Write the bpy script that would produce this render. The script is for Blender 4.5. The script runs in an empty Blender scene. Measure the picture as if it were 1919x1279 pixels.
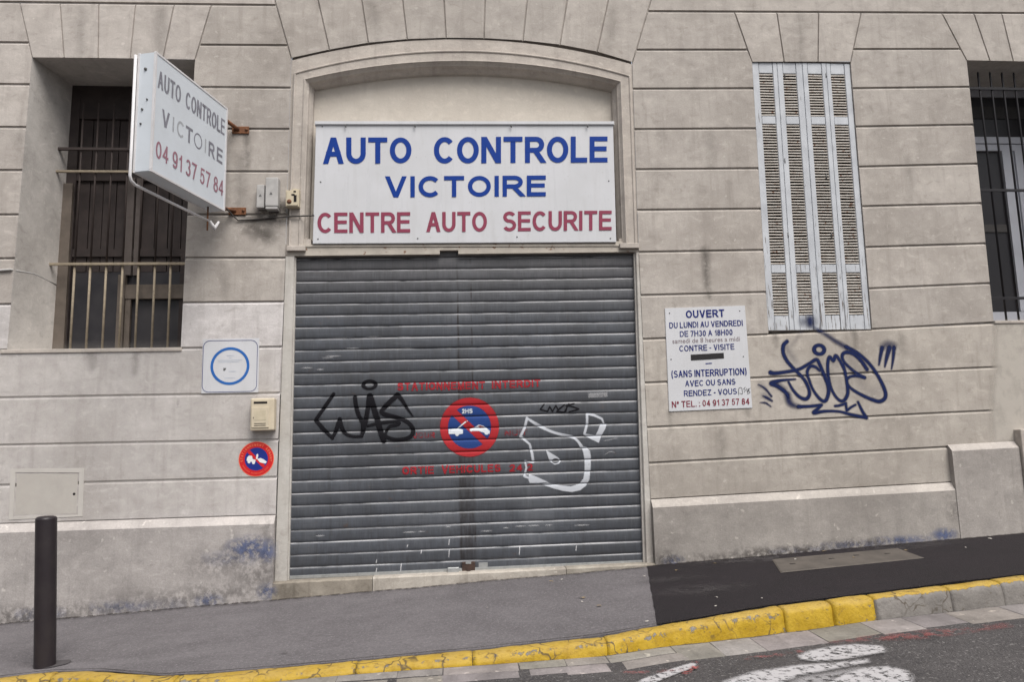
import bpy, bmesh, math, random
import numpy as np
from mathutils import Vector, Matrix, noise as mnoise
random.seed(7)
rng = np.random.default_rng(11)
S = bpy.context.scene
COL = S.collection

# ------------------------------------------------------------------ camera
FPX = 1400.0
def cam_axes(p, y, r):
    cx, sx = math.cos(p), math.sin(p); cy, sy = math.cos(y), math.sin(y)
    f = np.array([sy*cx, cy*cx, sx]); rt = np.array([cy, -sy, 0.0]); up = np.cross(rt, f)
    return math.cos(r)*rt + math.sin(r)*up, -math.sin(r)*rt + math.cos(r)*up, f
CR, CU, CF = cam_axes(math.radians(7.8), math.radians(4.75), math.radians(-1.4))
CC = np.array([0.0, -6.4, 1.2])
cd = bpy.data.cameras.new('camera'); cam = bpy.data.objects.new('camera', cd); COL.objects.link(cam)
cd.sensor_width = 36.0; cd.lens = FPX/1919*36; cd.clip_start = 0.05; cd.clip_end = 500
m = Matrix.Identity(4)
for i in range(3):
    m[i][0] = CR[i]; m[i][1] = CU[i]; m[i][2] = -CF[i]; m[i][3] = CC[i]
cam.matrix_world = m
S.camera = cam

# ------------------------------------------------------------------ world, sun, exposure
SUN_EL, SUN_AZ = math.radians(58), math.radians(154)
w = bpy.data.worlds.new('World'); S.world = w; w.use_nodes = True
wt = w.node_tree; bg = wt.nodes['Background']
sky = wt.nodes.new('ShaderNodeTexSky'); sky.sky_type = 'NISHITA'; sky.sun_disc = False
sky.sun_elevation = SUN_EL; sky.sun_rotation = SUN_AZ; sky.dust_density = 4.0; sky.air_density = 1.0
hs = wt.nodes.new('ShaderNodeHueSaturation'); hs.inputs['Saturation'].default_value = 0.30
wt.links.new(sky.outputs[0], hs.inputs['Color']); wt.links.new(hs.outputs[0], bg.inputs[0])
bg.inputs[1].default_value = 0.085
sl = bpy.data.lights.new('sun', 'SUN'); sl.energy = 2.1; sl.angle = math.radians(38); sl.color = (1.0, 0.955, 0.90)
so = bpy.data.objects.new('sun', sl); COL.objects.link(so)
sd = Vector((math.sin(SUN_AZ)*math.cos(SUN_EL), math.cos(SUN_AZ)*math.cos(SUN_EL), math.sin(SUN_EL)))
so.rotation_euler = sd.to_track_quat('Z', 'Y').to_euler()
S.view_settings.view_transform = 'Standard'; S.view_settings.look = 'None'
S.view_settings.exposure = 0.77; S.view_settings.gamma = 1.0

# ------------------------------------------------------------------ measuring helpers
def ray(px, py): return CF + (px-959.5)/FPX*CR - (py-639.5)/FPX*CU
def P(px, py, y=0.0):
    d = ray(px, py); t = (y-CC[1])/d[1]; return CC + t*d
def XZ(px, py, y=0.0):
    p = P(px, py, y); return (float(p[0]), float(p[2]))

# ------------------------------------------------------------------ node helpers
def srgb(r, g, b):
    f = lambda c: (c/255/12.92) if c/255 <= 0.04045 else ((c/255+0.055)/1.055)**2.4
    return (f(r), f(g), f(b), 1.0)
class NT:
    def __init__(s, name):
        s.m = bpy.data.materials.new(name); s.m.use_nodes = True
        s.t = s.m.node_tree; s.b = s.t.nodes['Principled BSDF']; s.o = s.t.nodes['Material Output']
        s.tc = s.t.nodes.new('ShaderNodeTexCoord'); s.b.inputs['Specular IOR Level'].default_value = 0.3
    def n(s, t, **k):
        q = s.t.nodes.new(t)
        for a, v in k.items(): setattr(q, a, v)
        return q
    def L(s, a, b): s.t.links.new(a, b)
    def mapped(s, scale=(1,1,1), loc=(0,0,0)):
        mp = s.n('ShaderNodeMapping'); mp.inputs['Scale'].default_value = scale; mp.inputs['Location'].default_value = loc
        s.L(s.tc.outputs['Object'], mp.inputs['Vector']); return mp.outputs[0]
    def noise(s, sc, detail=4, rough=0.55, vec=None, dist=0.0):
        q = s.n('ShaderNodeTexNoise'); q.inputs['Scale'].default_value = sc; q.inputs['Detail'].default_value = detail
        q.inputs['Roughness'].default_value = rough; q.inputs['Distortion'].default_value = dist
        s.L(vec if vec is not None else s.tc.outputs['Object'], q.inputs['Vector']); return q.outputs['Fac']
    def vor(s, sc, vec=None, feature='F1'):
        q = s.n('ShaderNodeTexVoronoi', feature=feature); q.inputs['Scale'].default_value = sc
        s.L(vec if vec is not None else s.tc.outputs['Object'], q.inputs['Vector']); return q.outputs['Distance']
    def ramp(s, fac, a, b, inv=False):
        q = s.n('ShaderNodeMapRange'); q.inputs['From Min'].default_value = a; q.inputs['From Max'].default_value = b
        if inv: q.inputs['To Min'].default_value = 1; q.inputs['To Max'].default_value = 0
        s.L(fac, q.inputs['Value']); return q.outputs[0]
    def math(s, op, a, b=None, c=False):
        q = s.n('ShaderNodeMath', operation=op); q.use_clamp = c
        for i, v in enumerate((a, b)):
            if v is None: continue
            if isinstance(v, (int, float)): q.inputs[i].default_value = v
            else: s.L(v, q.inputs[i])
        return q.outputs[0]
    def mix(s, fac, a, b, blend='MIX'):
        q = s.n('ShaderNodeMix', data_type='RGBA', blend_type=blend)
        for i, v in ((0, fac), (6, a), (7, b)):
            if isinstance(v, (int, float)): q.inputs[i].default_value = v
            elif isinstance(v, tuple): q.inputs[i].default_value = v
            else: s.L(v, q.inputs[i])
        return q.outputs[2]
    def attr(s, name, out='Fac'):
        q = s.n('ShaderNodeAttribute', attribute_name=name); return q.outputs[out]
    def pos(s):
        q = s.n('ShaderNodeSeparateXYZ'); s.L(s.tc.outputs['Object'], q.inputs[0]); return q.outputs
    def bump(s, h, strength=0.3, dist=0.01):
        q = s.n('ShaderNodeBump'); q.inputs['Strength'].default_value = strength; q.inputs['Distance'].default_value = dist
        s.L(h, q.inputs['Height']); s.L(q.outputs[0], s.b.inputs['Normal'])
    def col(s, c):
        if isinstance(c, tuple): s.b.inputs['Base Color'].default_value = c
        else: s.L(c, s.b.inputs['Base Color'])
    def rough(s, r):
        if isinstance(r, (int, float)): s.b.inputs['Roughness'].default_value = r
        else: s.L(r, s.b.inputs['Roughness'])

M = {}
def stone(name, a, b, dark, tint=True, grime=0.5, speck=0.4):
    t = NT(name)
    big = t.noise(0.9, 3, 0.6)
    mid = t.noise(5.0, 6, 0.66, dist=.4)
    blot = t.noise(11.0, 5, 0.68, t.mapped((0.8, 1, 1.25), (3, 1, 8)), .6)
    strk = t.noise(3.0, 4, 0.6, t.mapped((5.0, 1, 0.45)))
    fine = t.noise(75, 4, 0.75)
    c = t.mix(t.ramp(mid, 0.34, 0.66), a, b)
    c = t.mix(t.math('MULTIPLY', t.ramp(big, 0.45, 0.75), grime), c, dark)
    c = t.mix(t.math('MULTIPLY', t.ramp(strk, 0.52, 0.78), grime*0.7), c, dark)
    c = t.mix(t.math('MULTIPLY', t.ramp(blot, 0.54, 0.74), 0.42), c, tuple(min(1, q*1.32) for q in a[:3])+(1,))
    c = t.mix(t.math('MULTIPLY', t.ramp(blot, 0.45, 0.28), 0.5*grime+.15), c, dark)
    c = t.mix(t.math('MULTIPLY', t.ramp(fine, 0.35, 0.65), speck), c, t.mix(1.0, c, (0.76, 0.75, 0.74, 1), 'MULTIPLY'))
    spots = t.ramp(t.noise(16, 2, 0.5, t.mapped((1, 1, 1), (7, 3, 1))), 0.68, 0.75)
    c = t.mix(t.math('MULTIPLY', spots, 0.35), c, (0.62, 0.58, 0.53, 1))
    pits = t.ramp(t.noise(38, 3, 0.6, t.mapped((1, 1, 1), (1, 9, 4))), 0.70, 0.75)
    c = t.mix(t.math('MULTIPLY', pits, 0.45), c, dark)
    if tint: c = t.mix(1.0, c, t.attr('tint', 'Color'), 'MULTIPLY')
    t.col(c); t.rough(0.9)
    t.bump(t.math('ADD', t.math('MULTIPLY', fine, 0.6), t.math('ADD', mid, t.math('MULTIPLY', pits, -.6))), 0.45, 0.007)
    M[name] = t.m; return t
stone('wall_stone', (0.465,0.428,0.392,1), (0.375,0.343,0.315,1), (0.235,0.208,0.185,1), grime=0.68)
stone('moulding_stone', (0.50,0.455,0.41,1), (0.41,0.37,0.335,1), (0.25,0.222,0.20,1), tint=False, grime=0.55)
stone('reveal_stone', (0.56,0.53,0.50,1), (0.47,0.445,0.42,1), (0.25,0.23,0.215,1), tint=False, grime=0.6)
stone('plaster', (0.55,0.505,0.445,1), (0.50,0.455,0.40,1), (0.38,0.345,0.30,1), tint=False, grime=0.35, speck=0.15)
stone('plinth_stone', (0.37,0.345,0.325,1), (0.30,0.28,0.265,1), (0.19,0.175,0.165,1), tint=True, grime=0.55, speck=0.6)
stone('threshold_stone', (0.40,0.38,0.35,1), (0.29,0.27,0.245,1), (0.14,0.125,0.11,1), tint=True, grime=0.7, speck=0.5)
stone('gutter_stone', (0.27,0.255,0.25,1), (0.195,0.184,0.18,1), (0.095,0.09,0.087,1), tint=True, grime=0.6, speck=0.7)
stone('frame_paint', (0.50,0.48,0.45,1), (0.44,0.42,0.39,1), (0.24,0.20,0.17,1), tint=False, grime=0.45, speck=0.2)

def plain(name, colr, rough=0.5, metal=0.0, var=0.15, sc=6.0, dark=None, spec=0.35, chips=None, bump=0.08):
    t = NT(name)
    f = t.noise(sc, 5, 0.6)
    d = dark if dark else tuple(v*0.6 for v in colr[:3])+(1,)
    c = t.mix(t.math('MULTIPLY', t.ramp(f, 0.4, 0.75), var*2), colr, d)
    if chips:
        g = t.ramp(t.noise(chips[1], 6, 0.7), chips[2], chips[2]+0.05)
        c = t.mix(g, c, chips[0])
    t.col(c); t.rough(rough); t.b.inputs['Metallic'].default_value = metal
    t.b.inputs['Specular IOR Level'].default_value = spec
    t.bump(t.noise(60, 3), bump, 0.002)
    M[name] = t.m; return t
t = NT('sign_white')
run = t.noise(2.2, 4, .6, t.mapped((4.5, 1, .5), (2, 0, 1)))
c = t.mix(t.ramp(t.noise(2.0, 5, .6), .38, .7), (0.545,0.55,0.575,1), (0.495,0.50,0.515,1))
c = t.mix(t.math('MULTIPLY', t.ramp(run, .54, .78), .22), c, (0.30,0.29,0.275,1))
c = t.mix(t.math('MULTIPLY', t.ramp(t.noise(45, 3, .6), .66, .74), .30), c, (0.22,0.20,0.18,1))
t.col(c); t.rough(t.ramp(run, .2, 1.0)); t.b.inputs['Roughness'].default_value = .4
t.bump(t.noise(1.6, 2), .12, .02); M['sign_white'] = t.m
plain('sign_edge', (0.50,0.51,0.52,1), 0.4)
plain('letter_blue', (0.0035,0.036,0.235,1), 0.55, spec=.15, var=0.1, sc=20)
plain('letter_red', srgb(134,62,82), 0.55, spec=.15, var=0.15, sc=20)
plain('letter_grey', (0.21,0.21,0.245,1), 0.6, var=0.45, sc=20)
plain('letter_faded_red', (0.30,0.15,0.19,1), 0.6, var=0.25, sc=20)
plain('letter_navy', srgb(28,40,106), 0.55, spec=.15, var=0.1)
plain('letter_brown', srgb(120,105,110), 0.5, var=0.1)
plain('letter_crimson', srgb(120,34,52), 0.5, var=0.1)
plain('black_tape', (0.012,0.011,0.012,1), 0.6)
plain('pale_ink', (0.45,0.50,0.58,1), 0.5)
plain('sign_blue', srgb(38,96,168), 0.4)
plain('sign_red', srgb(196,30,36), 0.45)
plain('sign_orange', srgb(228,110,80), 0.45)
plain('deep_blue', srgb(26,44,128), 0.45)
plain('white_ink', (0.72,0.72,0.72,1), 0.5)
plain('cabinet_grey', (0.56,0.60,0.645,1), 0.4, var=0.1, sc=5, dark=(0.36,0.38,0.39,1))
plain('rust', (0.20,0.085,0.04,1), 0.9, var=0.5, sc=30, dark=(0.08,0.04,0.025,1), bump=0.5)
plain('old_rust', (0.060,0.036,0.028,1), 0.9, var=0.5, sc=30, dark=(0.025,0.018,0.016,1), bump=0.5)
plain('rusty_paint', (0.44,0.40,0.35,1), 0.8, var=0.3, sc=9, chips=((0.16,0.075,0.04,1), 16, 0.60), bump=0.4)
plain('white_tube', (0.62,0.61,0.62,1), 0.45, var=0.2, sc=8, chips=((0.22,0.11,0.08,1), 26, 0.68))
plain('cream_plastic', (0.52,0.455,0.335,1), 0.5, var=0.25, sc=12)
plain('mailbox_cream', (0.545,0.475,0.36,1), 0.5, var=0.2, sc=12)
plain('grey_plastic', (0.40,0.39,0.38,1), 0.5, var=0.3, sc=14)
plain('dark_grey', (0.10,0.10,0.10,1), 0.6)
plain('cable_black', (0.045,0.04,0.038,1), 0.7)
plain('hole_black', (0.012,0.010,0.010,1), 0.9)
plain('bollard_paint', (0.019,0.0145,0.017,1), 0.42, var=0.3, chips=((0.085,0.075,0.075,1), 26, .69), sc=9, dark=(0.034,0.028,0.028,1), spec=0.35)
plain('dark_wood', (0.036,0.026,0.024,1), 0.7, var=0.45, sc=9, dark=(0.016,0.012,0.011,1))
plain('beige_wood', (0.125,0.102,0.084,1), 0.7, var=0.35, sc=12, chips=((0.10,0.075,0.055,1), 30, 0.66))
plain('old_wood', (0.085,0.07,0.064,1), 0.7, var=0.4, sc=14, dark=(0.06,0.048,0.042,1))
plain('bar_beige', (0.27,0.225,0.165,1), 0.7, var=0.4, sc=25, chips=((0.09,0.06,0.04,1), 40, 0.63))
plain('bar_dark', (0.045,0.033,0.030,1), 0.7, var=0.3, sc=25)
plain('iron_black', (0.008,0.007,0.010,1), 0.6, var=0.3, sc=25)
plain('window_white', (0.36,0.37,0.41,1), 0.4, var=0.12)
plain('galv', (0.42,0.43,0.43,1), 0.4, metal=0.6, var=0.3, sc=30)
plain('dark_room', (0.03,0.026,0.025,1), 0.95)
plain('reflection_grey', (0.045,0.042,0.042,1), 0.8)
plain('plate_cover', (0.092,0.080,0.070,1), 0.75, var=0.45, sc=7, dark=(0.055,0.048,0.043,1), bump=0.5)
plain('leaf_brown', (0.20,0.15,0.085,1), 0.8)
plain('paper_pale', (0.36,0.34,0.31,1), 0.8)
plain('dark_patch', (0.06,0.055,0.058,1), 0.9, bump=0.6)

# glass
t = NT('dark_glass'); t.col((0.020,0.019,0.022,1)); t.rough(0.30); t.b.inputs['Specular IOR Level'].default_value = 0.30
M['dark_glass'] = t.m
t = NT('dusty_glass'); t.col(t.mix(t.ramp(t.noise(3, 4), .35, .7), (0.024,0.023,0.027,1), (0.05,0.046,0.048,1))); t.rough(0.38); M['dusty_glass'] = t.m

# peeling blue-grey shutter paint
t = NT('shutter_paint')
grain = t.noise(7, 5, 0.65, t.mapped((9, 9, 0.7)))
px_ = t.pos()
low = t.ramp(px_[2], 3.3, 2.15)
c = t.mix(t.ramp(t.noise(5, 4), .35, .7), (0.50,0.52,0.55,1), (0.385,0.40,0.43,1))
th = t.math('SUBTRACT', 0.665, t.math('MULTIPLY', low, 0.115))
chip = t.math('MULTIPLY', t.math('SUBTRACT', grain, th), 25.0, True)
c = t.mix(chip, c, (0.15,0.135,0.125,1))
t.col(c); t.rough(0.65); t.bump(t.math('SUBTRACT', grain, t.math('MULTIPLY', chip, 0.4)), 0.35, 0.004); M['shutter_paint'] = t.m
t = NT('louvre_paint')
f = t.noise(11, 5, 0.65, t.mapped((1.0, 1, 3.0)))
c = t.mix(t.ramp(f, .38, .68), (0.60,0.565,0.52,1), (0.43,0.385,0.34,1))
c = t.mix(t.ramp(t.noise(34, 4), .60, .68), c, (0.23,0.13,0.09,1))
t.col(c); t.rough(0.75); M['louvre_paint'] = t.m

# galvanised roller curtain
t = NT('curtain_metal')
xyz = t.pos()
f1 = t.noise(2.2, 5, 0.6, t.mapped((1, 1, 1.6)))
f2 = t.noise(26, 4, 0.7, t.mapped((1, 1, 0.35)))
smear = t.noise(4, 4, 0.6, t.mapped((0.35, 1, 5.0)))
c = t.mix(t.ramp(f1, .35, .7), (0.073,0.080,0.095,1), (0.053,0.058,0.069,1))
c = t.mix(t.math('MULTIPLY', t.ramp(xyz[2], 2.25, 2.85), 0.55), c, (0.088,0.078,0.074,1))
c = t.mix(t.math('MULTIPLY', t.ramp(f2, .40, .72), 0.5), c, (0.036,0.037,0.041,1))
cl = t.noise(1.3, 4, .65, t.mapped((1.2, 1, .6), (5, 0, 3)))
c = t.mix(t.math('MULTIPLY', t.ramp(cl, .50, .70), 0.6), c, (0.036,0.037,0.042,1))
c = t.mix(t.math('MULTIPLY', t.ramp(cl, .44, .28), 0.5), c, (0.125,0.132,0.145,1))
fst = t.noise(6, 4, .7, t.mapped((14, 1, 1.0), (6, 0, 2)))
c = t.mix(t.math('MULTIPLY', t.ramp(fst, .50, .72), .35), c, (0.045,0.046,0.050,1))
c = t.mix(t.math('MULTIPLY', t.ramp(fst, .46, .28), .30), c, (0.125,0.128,0.135,1))
drp = t.noise(3, 4, .65, t.mapped((9, 1, .5), (1, 0, 2)))
c = t.mix(t.math('MULTIPLY', t.ramp(drp, .56, .75), 0.45), c, (0.030,0.028,0.028,1))
c = t.mix(t.math('MULTIPLY', t.ramp(t.noise(7, 5, .7, t.mapped((1, 1, 1.4), (3, 0, 7))), .66, .74), .55), c, (0.085,0.052,0.038,1))
c = t.mix(t.math('MULTIPLY', t.ramp(smear, .60, .80), 0.5), c, (0.12,0.125,0.135,1))
# rusty dribble down the middle seam (world position of the stain itself)
sx0 = t.math('ADD', xyz[0], t.math('MULTIPLY', t.math('SUBTRACT', t.noise(3, 2, 0.5, t.mapped((0, 0, 1))), 0.5), 0.02))
bs = t.noise(5, 4, .7, t.mapped((9, 1, 1.2), (4, 0, 2)))
band = t.math('MULTIPLY', t.math('MULTIPLY', t.ramp(sx0, 0.046, 0.066), t.ramp(sx0, 0.206, 0.178)), t.ramp(bs, .25, .62))
line = t.math('MULTIPLY', t.ramp(sx0, 0.058, 0.062), t.ramp(sx0, 0.078, 0.070))
line2 = t.math('MULTIPLY', t.ramp(sx0, 0.178, 0.182), t.ramp(sx0, 0.192, 0.188))
lowz = t.ramp(xyz[2], 2.5, 0.9)
c = t.mix(t.math('MULTIPLY', t.math('MULTIPLY', band, lowz), 0.80), c, (0.020,0.016,0.016,1))
c = t.mix(t.math('MULTIPLY', line, t.ramp(t.noise(9, 3), .35, .6)), c, (0.022,0.019,0.019,1))
c = t.mix(t.math('MULTIPLY', line2, t.ramp(t.noise(6, 3), .5, .6)), c, (0.022,0.019,0.019,1))
c = t.mix(1.0, c, t.attr('tint', 'Color'), 'MULTIPLY')
t.col(c); t.rough(t.math('ADD', 0.36, t.math('MULTIPLY', f1, 0.25))); edge = t.attr('paint')
c = t.mix(t.math('MULTIPLY', t.ramp(edge, .70, .15), t.ramp(t.noise(5, 4, .6, t.mapped((1, 1, 3), (2, 0, 1))), .30, .55)), c, (0.34,0.34,0.355,1)); t.col(c)  # highlight put into the colour of the slat top edges
t.b.inputs['Metallic'].default_value = 0.15
t.b.inputs['Specular IOR Level'].default_value = 0.5
t.bump(t.noise(7, 3, 0.5, t.mapped((1, 1, 4))), 0.12, 0.01); M['curtain_metal'] = t.m

def asphalt(name, a, b, speck, sp_amt, bstr=0.8, scl=1.0):
    t = NT(name)
    big = t.noise(1.6, 4, 0.65); mid = t.noise(7, 4, 0.6); fine = t.noise(150*scl, 2, 0.7)
    v = t.vor(120*scl)
    c = t.mix(t.ramp(t.math('ADD', t.math('MULTIPLY', big, .6), t.math('MULTIPLY', mid, .4)), .38, .64), a, b)
    gr = t.noise(52*scl, 3, .75, t.mapped((1,1,1), (8,1,3)))
    c = t.mix(t.math('MULTIPLY', t.ramp(fine, .4, .7), .45), c, tuple(q*.62 for q in a[:3])+(1,))
    c = t.mix(t.math('MULTIPLY', t.ramp(gr, .50, .72), .5), c, tuple(q*1.55 for q in a[:3])+(1,))
    c = t.mix(t.math('MULTIPLY', t.ramp(gr, .44, .25), .55), c, tuple(q*.5 for q in b[:3])+(1,))
    v2 = t.noise(75*scl, 1, .5, t.mapped((1,1,1), (3,5,2)))
    c = t.mix(t.math('MULTIPLY', t.ramp(v2, .64, .70), sp_amt), c, speck)
    gum = t.vor(2.6, t.mapped((1,1,1), (2,7,0)))
    c = t.mix(t.math('MULTIPLY', t.ramp(gum, .075, .045), .55), c, tuple(q*.45 for q in b[:3])+(1,))
    c = t.mix(t.math('MULTIPLY', t.ramp(t.noise(1.1, 5, .7, t.mapped((.5,1.6,1), (4,2,0))), .52, .70), .35), c, tuple(q*1.5 for q in a[:3])+(1,))
    t.col(c); t.rough(0.88); t.bump(t.math('ADD', v, fine), bstr, 0.006); M[name] = t.m
asphalt('pavement_asphalt', (0.132,0.123,0.129,1), (0.096,0.089,0.094,1), (0.26,0.245,0.25,1), 0.45, 0.5)
asphalt('patch_asphalt', (0.0135,0.010,0.0125,1), (0.0095,0.0075,0.009,1), (0.045,0.04,0.044,1), 0.3, 0.5)
asphalt('road_asphalt', (0.074,0.069,0.070,1), (0.045,0.042,0.044,1), (0.22,0.21,0.205,1), 0.6, 1.0, 0.75)

# kerb: concrete under worn yellow paint
t = NT('kerb_paint')
g = t.noise(5, 5, .65); fine = t.noise(55, 4, .7)
conc = t.mix(t.ramp(g, .35, .7), (0.215,0.20,0.185,1), (0.13,0.12,0.112,1))
conc = t.mix(t.math('MULTIPLY', t.ramp(fine, .4, .7), .4), conc, (0.13,0.12,0.11,1))
yel = t.mix(t.ramp(t.noise(6, 4), .35, .7), (0.40,0.262,0.020,1), (0.315,0.195,0.005,1))
gn = t.n('ShaderNodeNewGeometry'); sn = t.n('ShaderNodeSeparateXYZ'); t.L(gn.outputs['Normal'], sn.inputs[0]); upf = t.ramp(sn.outputs[2], .35, .9)
yel = t.mix(t.math('MULTIPLY', upf, t.math('ADD', .25, t.math('MULTIPLY', t.ramp(t.noise(8, 5, .7), .35, .65), .45))), yel, (0.36,0.255,0.085,1))   # dust lying on the flat top
yel = t.mix(t.math('MULTIPLY', t.ramp(t.noise(24, 5, .7), .52, .68), .55), yel, (0.22,0.13,0.015,1))
pa = t.attr('paint')
wear = t.math('ADD', t.math('MULTIPLY', t.noise(9, 7, .78, t.mapped((1,1,1),(2,2,2))), .6), t.math('MULTIPLY', t.noise(30, 5, .7), .4))
msk = t.math('MULTIPLY', t.math('SUBTRACT', t.math('ADD', pa, t.math('MULTIPLY', t.math('SUBTRACT', wear, .5), -3.4)), 0.40), 9.0, True)
fin = t.mix(msk, conc, yel)
fin = t.mix(t.math('MULTIPLY', t.ramp(t.noise(42, 5, .7, t.mapped((.6, 1, 1), (5, 1, 2))), .60, .68), .7), fin, (0.07,0.055,0.035,1))
edgec = t.n('ShaderNodeTexVoronoi', feature='DISTANCE_TO_EDGE'); edgec.inputs['Scale'].default_value = 4.5; wv = t.n('ShaderNodeVectorMath', operation='ADD'); nv2 = t.n('ShaderNodeTexNoise'); nv2.inputs['Scale'].default_value = 9
sc2 = t.n('ShaderNodeVectorMath', operation='SCALE'); sc2.inputs['Scale'].default_value = .16; t.L(t.tc.outputs['Object'], nv2.inputs['Vector']); t.L(nv2.outputs['Color'], sc2.inputs[0]); t.L(sc2.outputs[0], wv.inputs[0]); t.L(t.tc.outputs['Object'], wv.inputs[1]); t.L(wv.outputs[0], edgec.inputs['Vector'])
crk = t.math('MULTIPLY', t.ramp(edgec.outputs['Distance'], .030, .010), t.ramp(t.noise(3.5, 2), .44, .52))
fin = t.mix(t.math('MULTIPLY', crk, .8), fin, (0.06,0.045,0.03,1))
t.col(fin); t.rough(0.6)
t.bump(t.math('ADD', t.math('MULTIPLY', t.noise(16, 5, .7), 1.0), t.math('MULTIPLY', msk, .25)), 0.8, 0.012); M['kerb_paint'] = t.m

def paint_mat(name, colr, wear=0.0, wsc=40, wlo=.45, rough=.55, var=.25):
    """sprayed or brushed paint: coverage of the paint film is the mesh attribute 'a'"""
    t = NT(name)
    t.col(t.mix(t.math('MULTIPLY', t.noise(30, 4), var), colr, tuple(q*.5 for q in colr[:3])+(1,))); t.rough(rough)
    a = t.attr('a')
    if wear > 0:
        nz = t.ramp(t.noise(wsc, 5, .7), wlo, wlo+.12)
        a = t.math('MULTIPLY', a, t.math('SUBTRACT', 1.0, t.math('MULTIPLY', nz, wear)), True)
    tr = t.n('ShaderNodeBsdfTransparent'); mx = t.n('ShaderNodeMixShader')
    t.b.inputs['Specular IOR Level'].default_value = .15
    t.L(a, mx.inputs[0]); t.L(tr.outputs[0], mx.inputs[1]); t.L(t.b.outputs[0], mx.inputs[2]); t.L(mx.outputs[0], t.o.inputs[0])
    M[name] = t.m
paint_mat('spray_black', (0.006,0.0055,0.008,1), .12, 18, .6, .75)
paint_mat('spray_white', (0.47,0.49,0.53,1), .3, 30, .58)
paint_mat('spray_navy', (0.007,0.015,0.070,1), .15, 18, .6)
paint_mat('stencil_red', (0.30,0.020,0.028,1), .45, 30, .52)
paint_mat('stencil_blue', (0.018,0.050,0.19,1), .15, 24, .6)
paint_mat('stencil_white', (0.62,0.66,0.70,1), .2, 30, .58)
paint_mat('blue_residue', (0.085,0.125,0.27,1), 1.0, 26, .48)
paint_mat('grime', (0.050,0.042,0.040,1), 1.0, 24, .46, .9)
paint_mat('grime_solid', (0.022,0.019,0.018,1), .5, 30, .5, .95)
paint_mat('rain_stain', (0.10,0.09,0.08,1), .6, 12, .5, .9)
paint_mat('road_white', (0.40,0.39,0.40,1), .95, 26, .50, .8)
paint_mat('road_red', (0.33,0.085,0.08,1), 1.0, 14, .43, .8)
paint_mat('drip_white', (0.6,0.6,0.62,1), .5, 40, .5)

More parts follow.
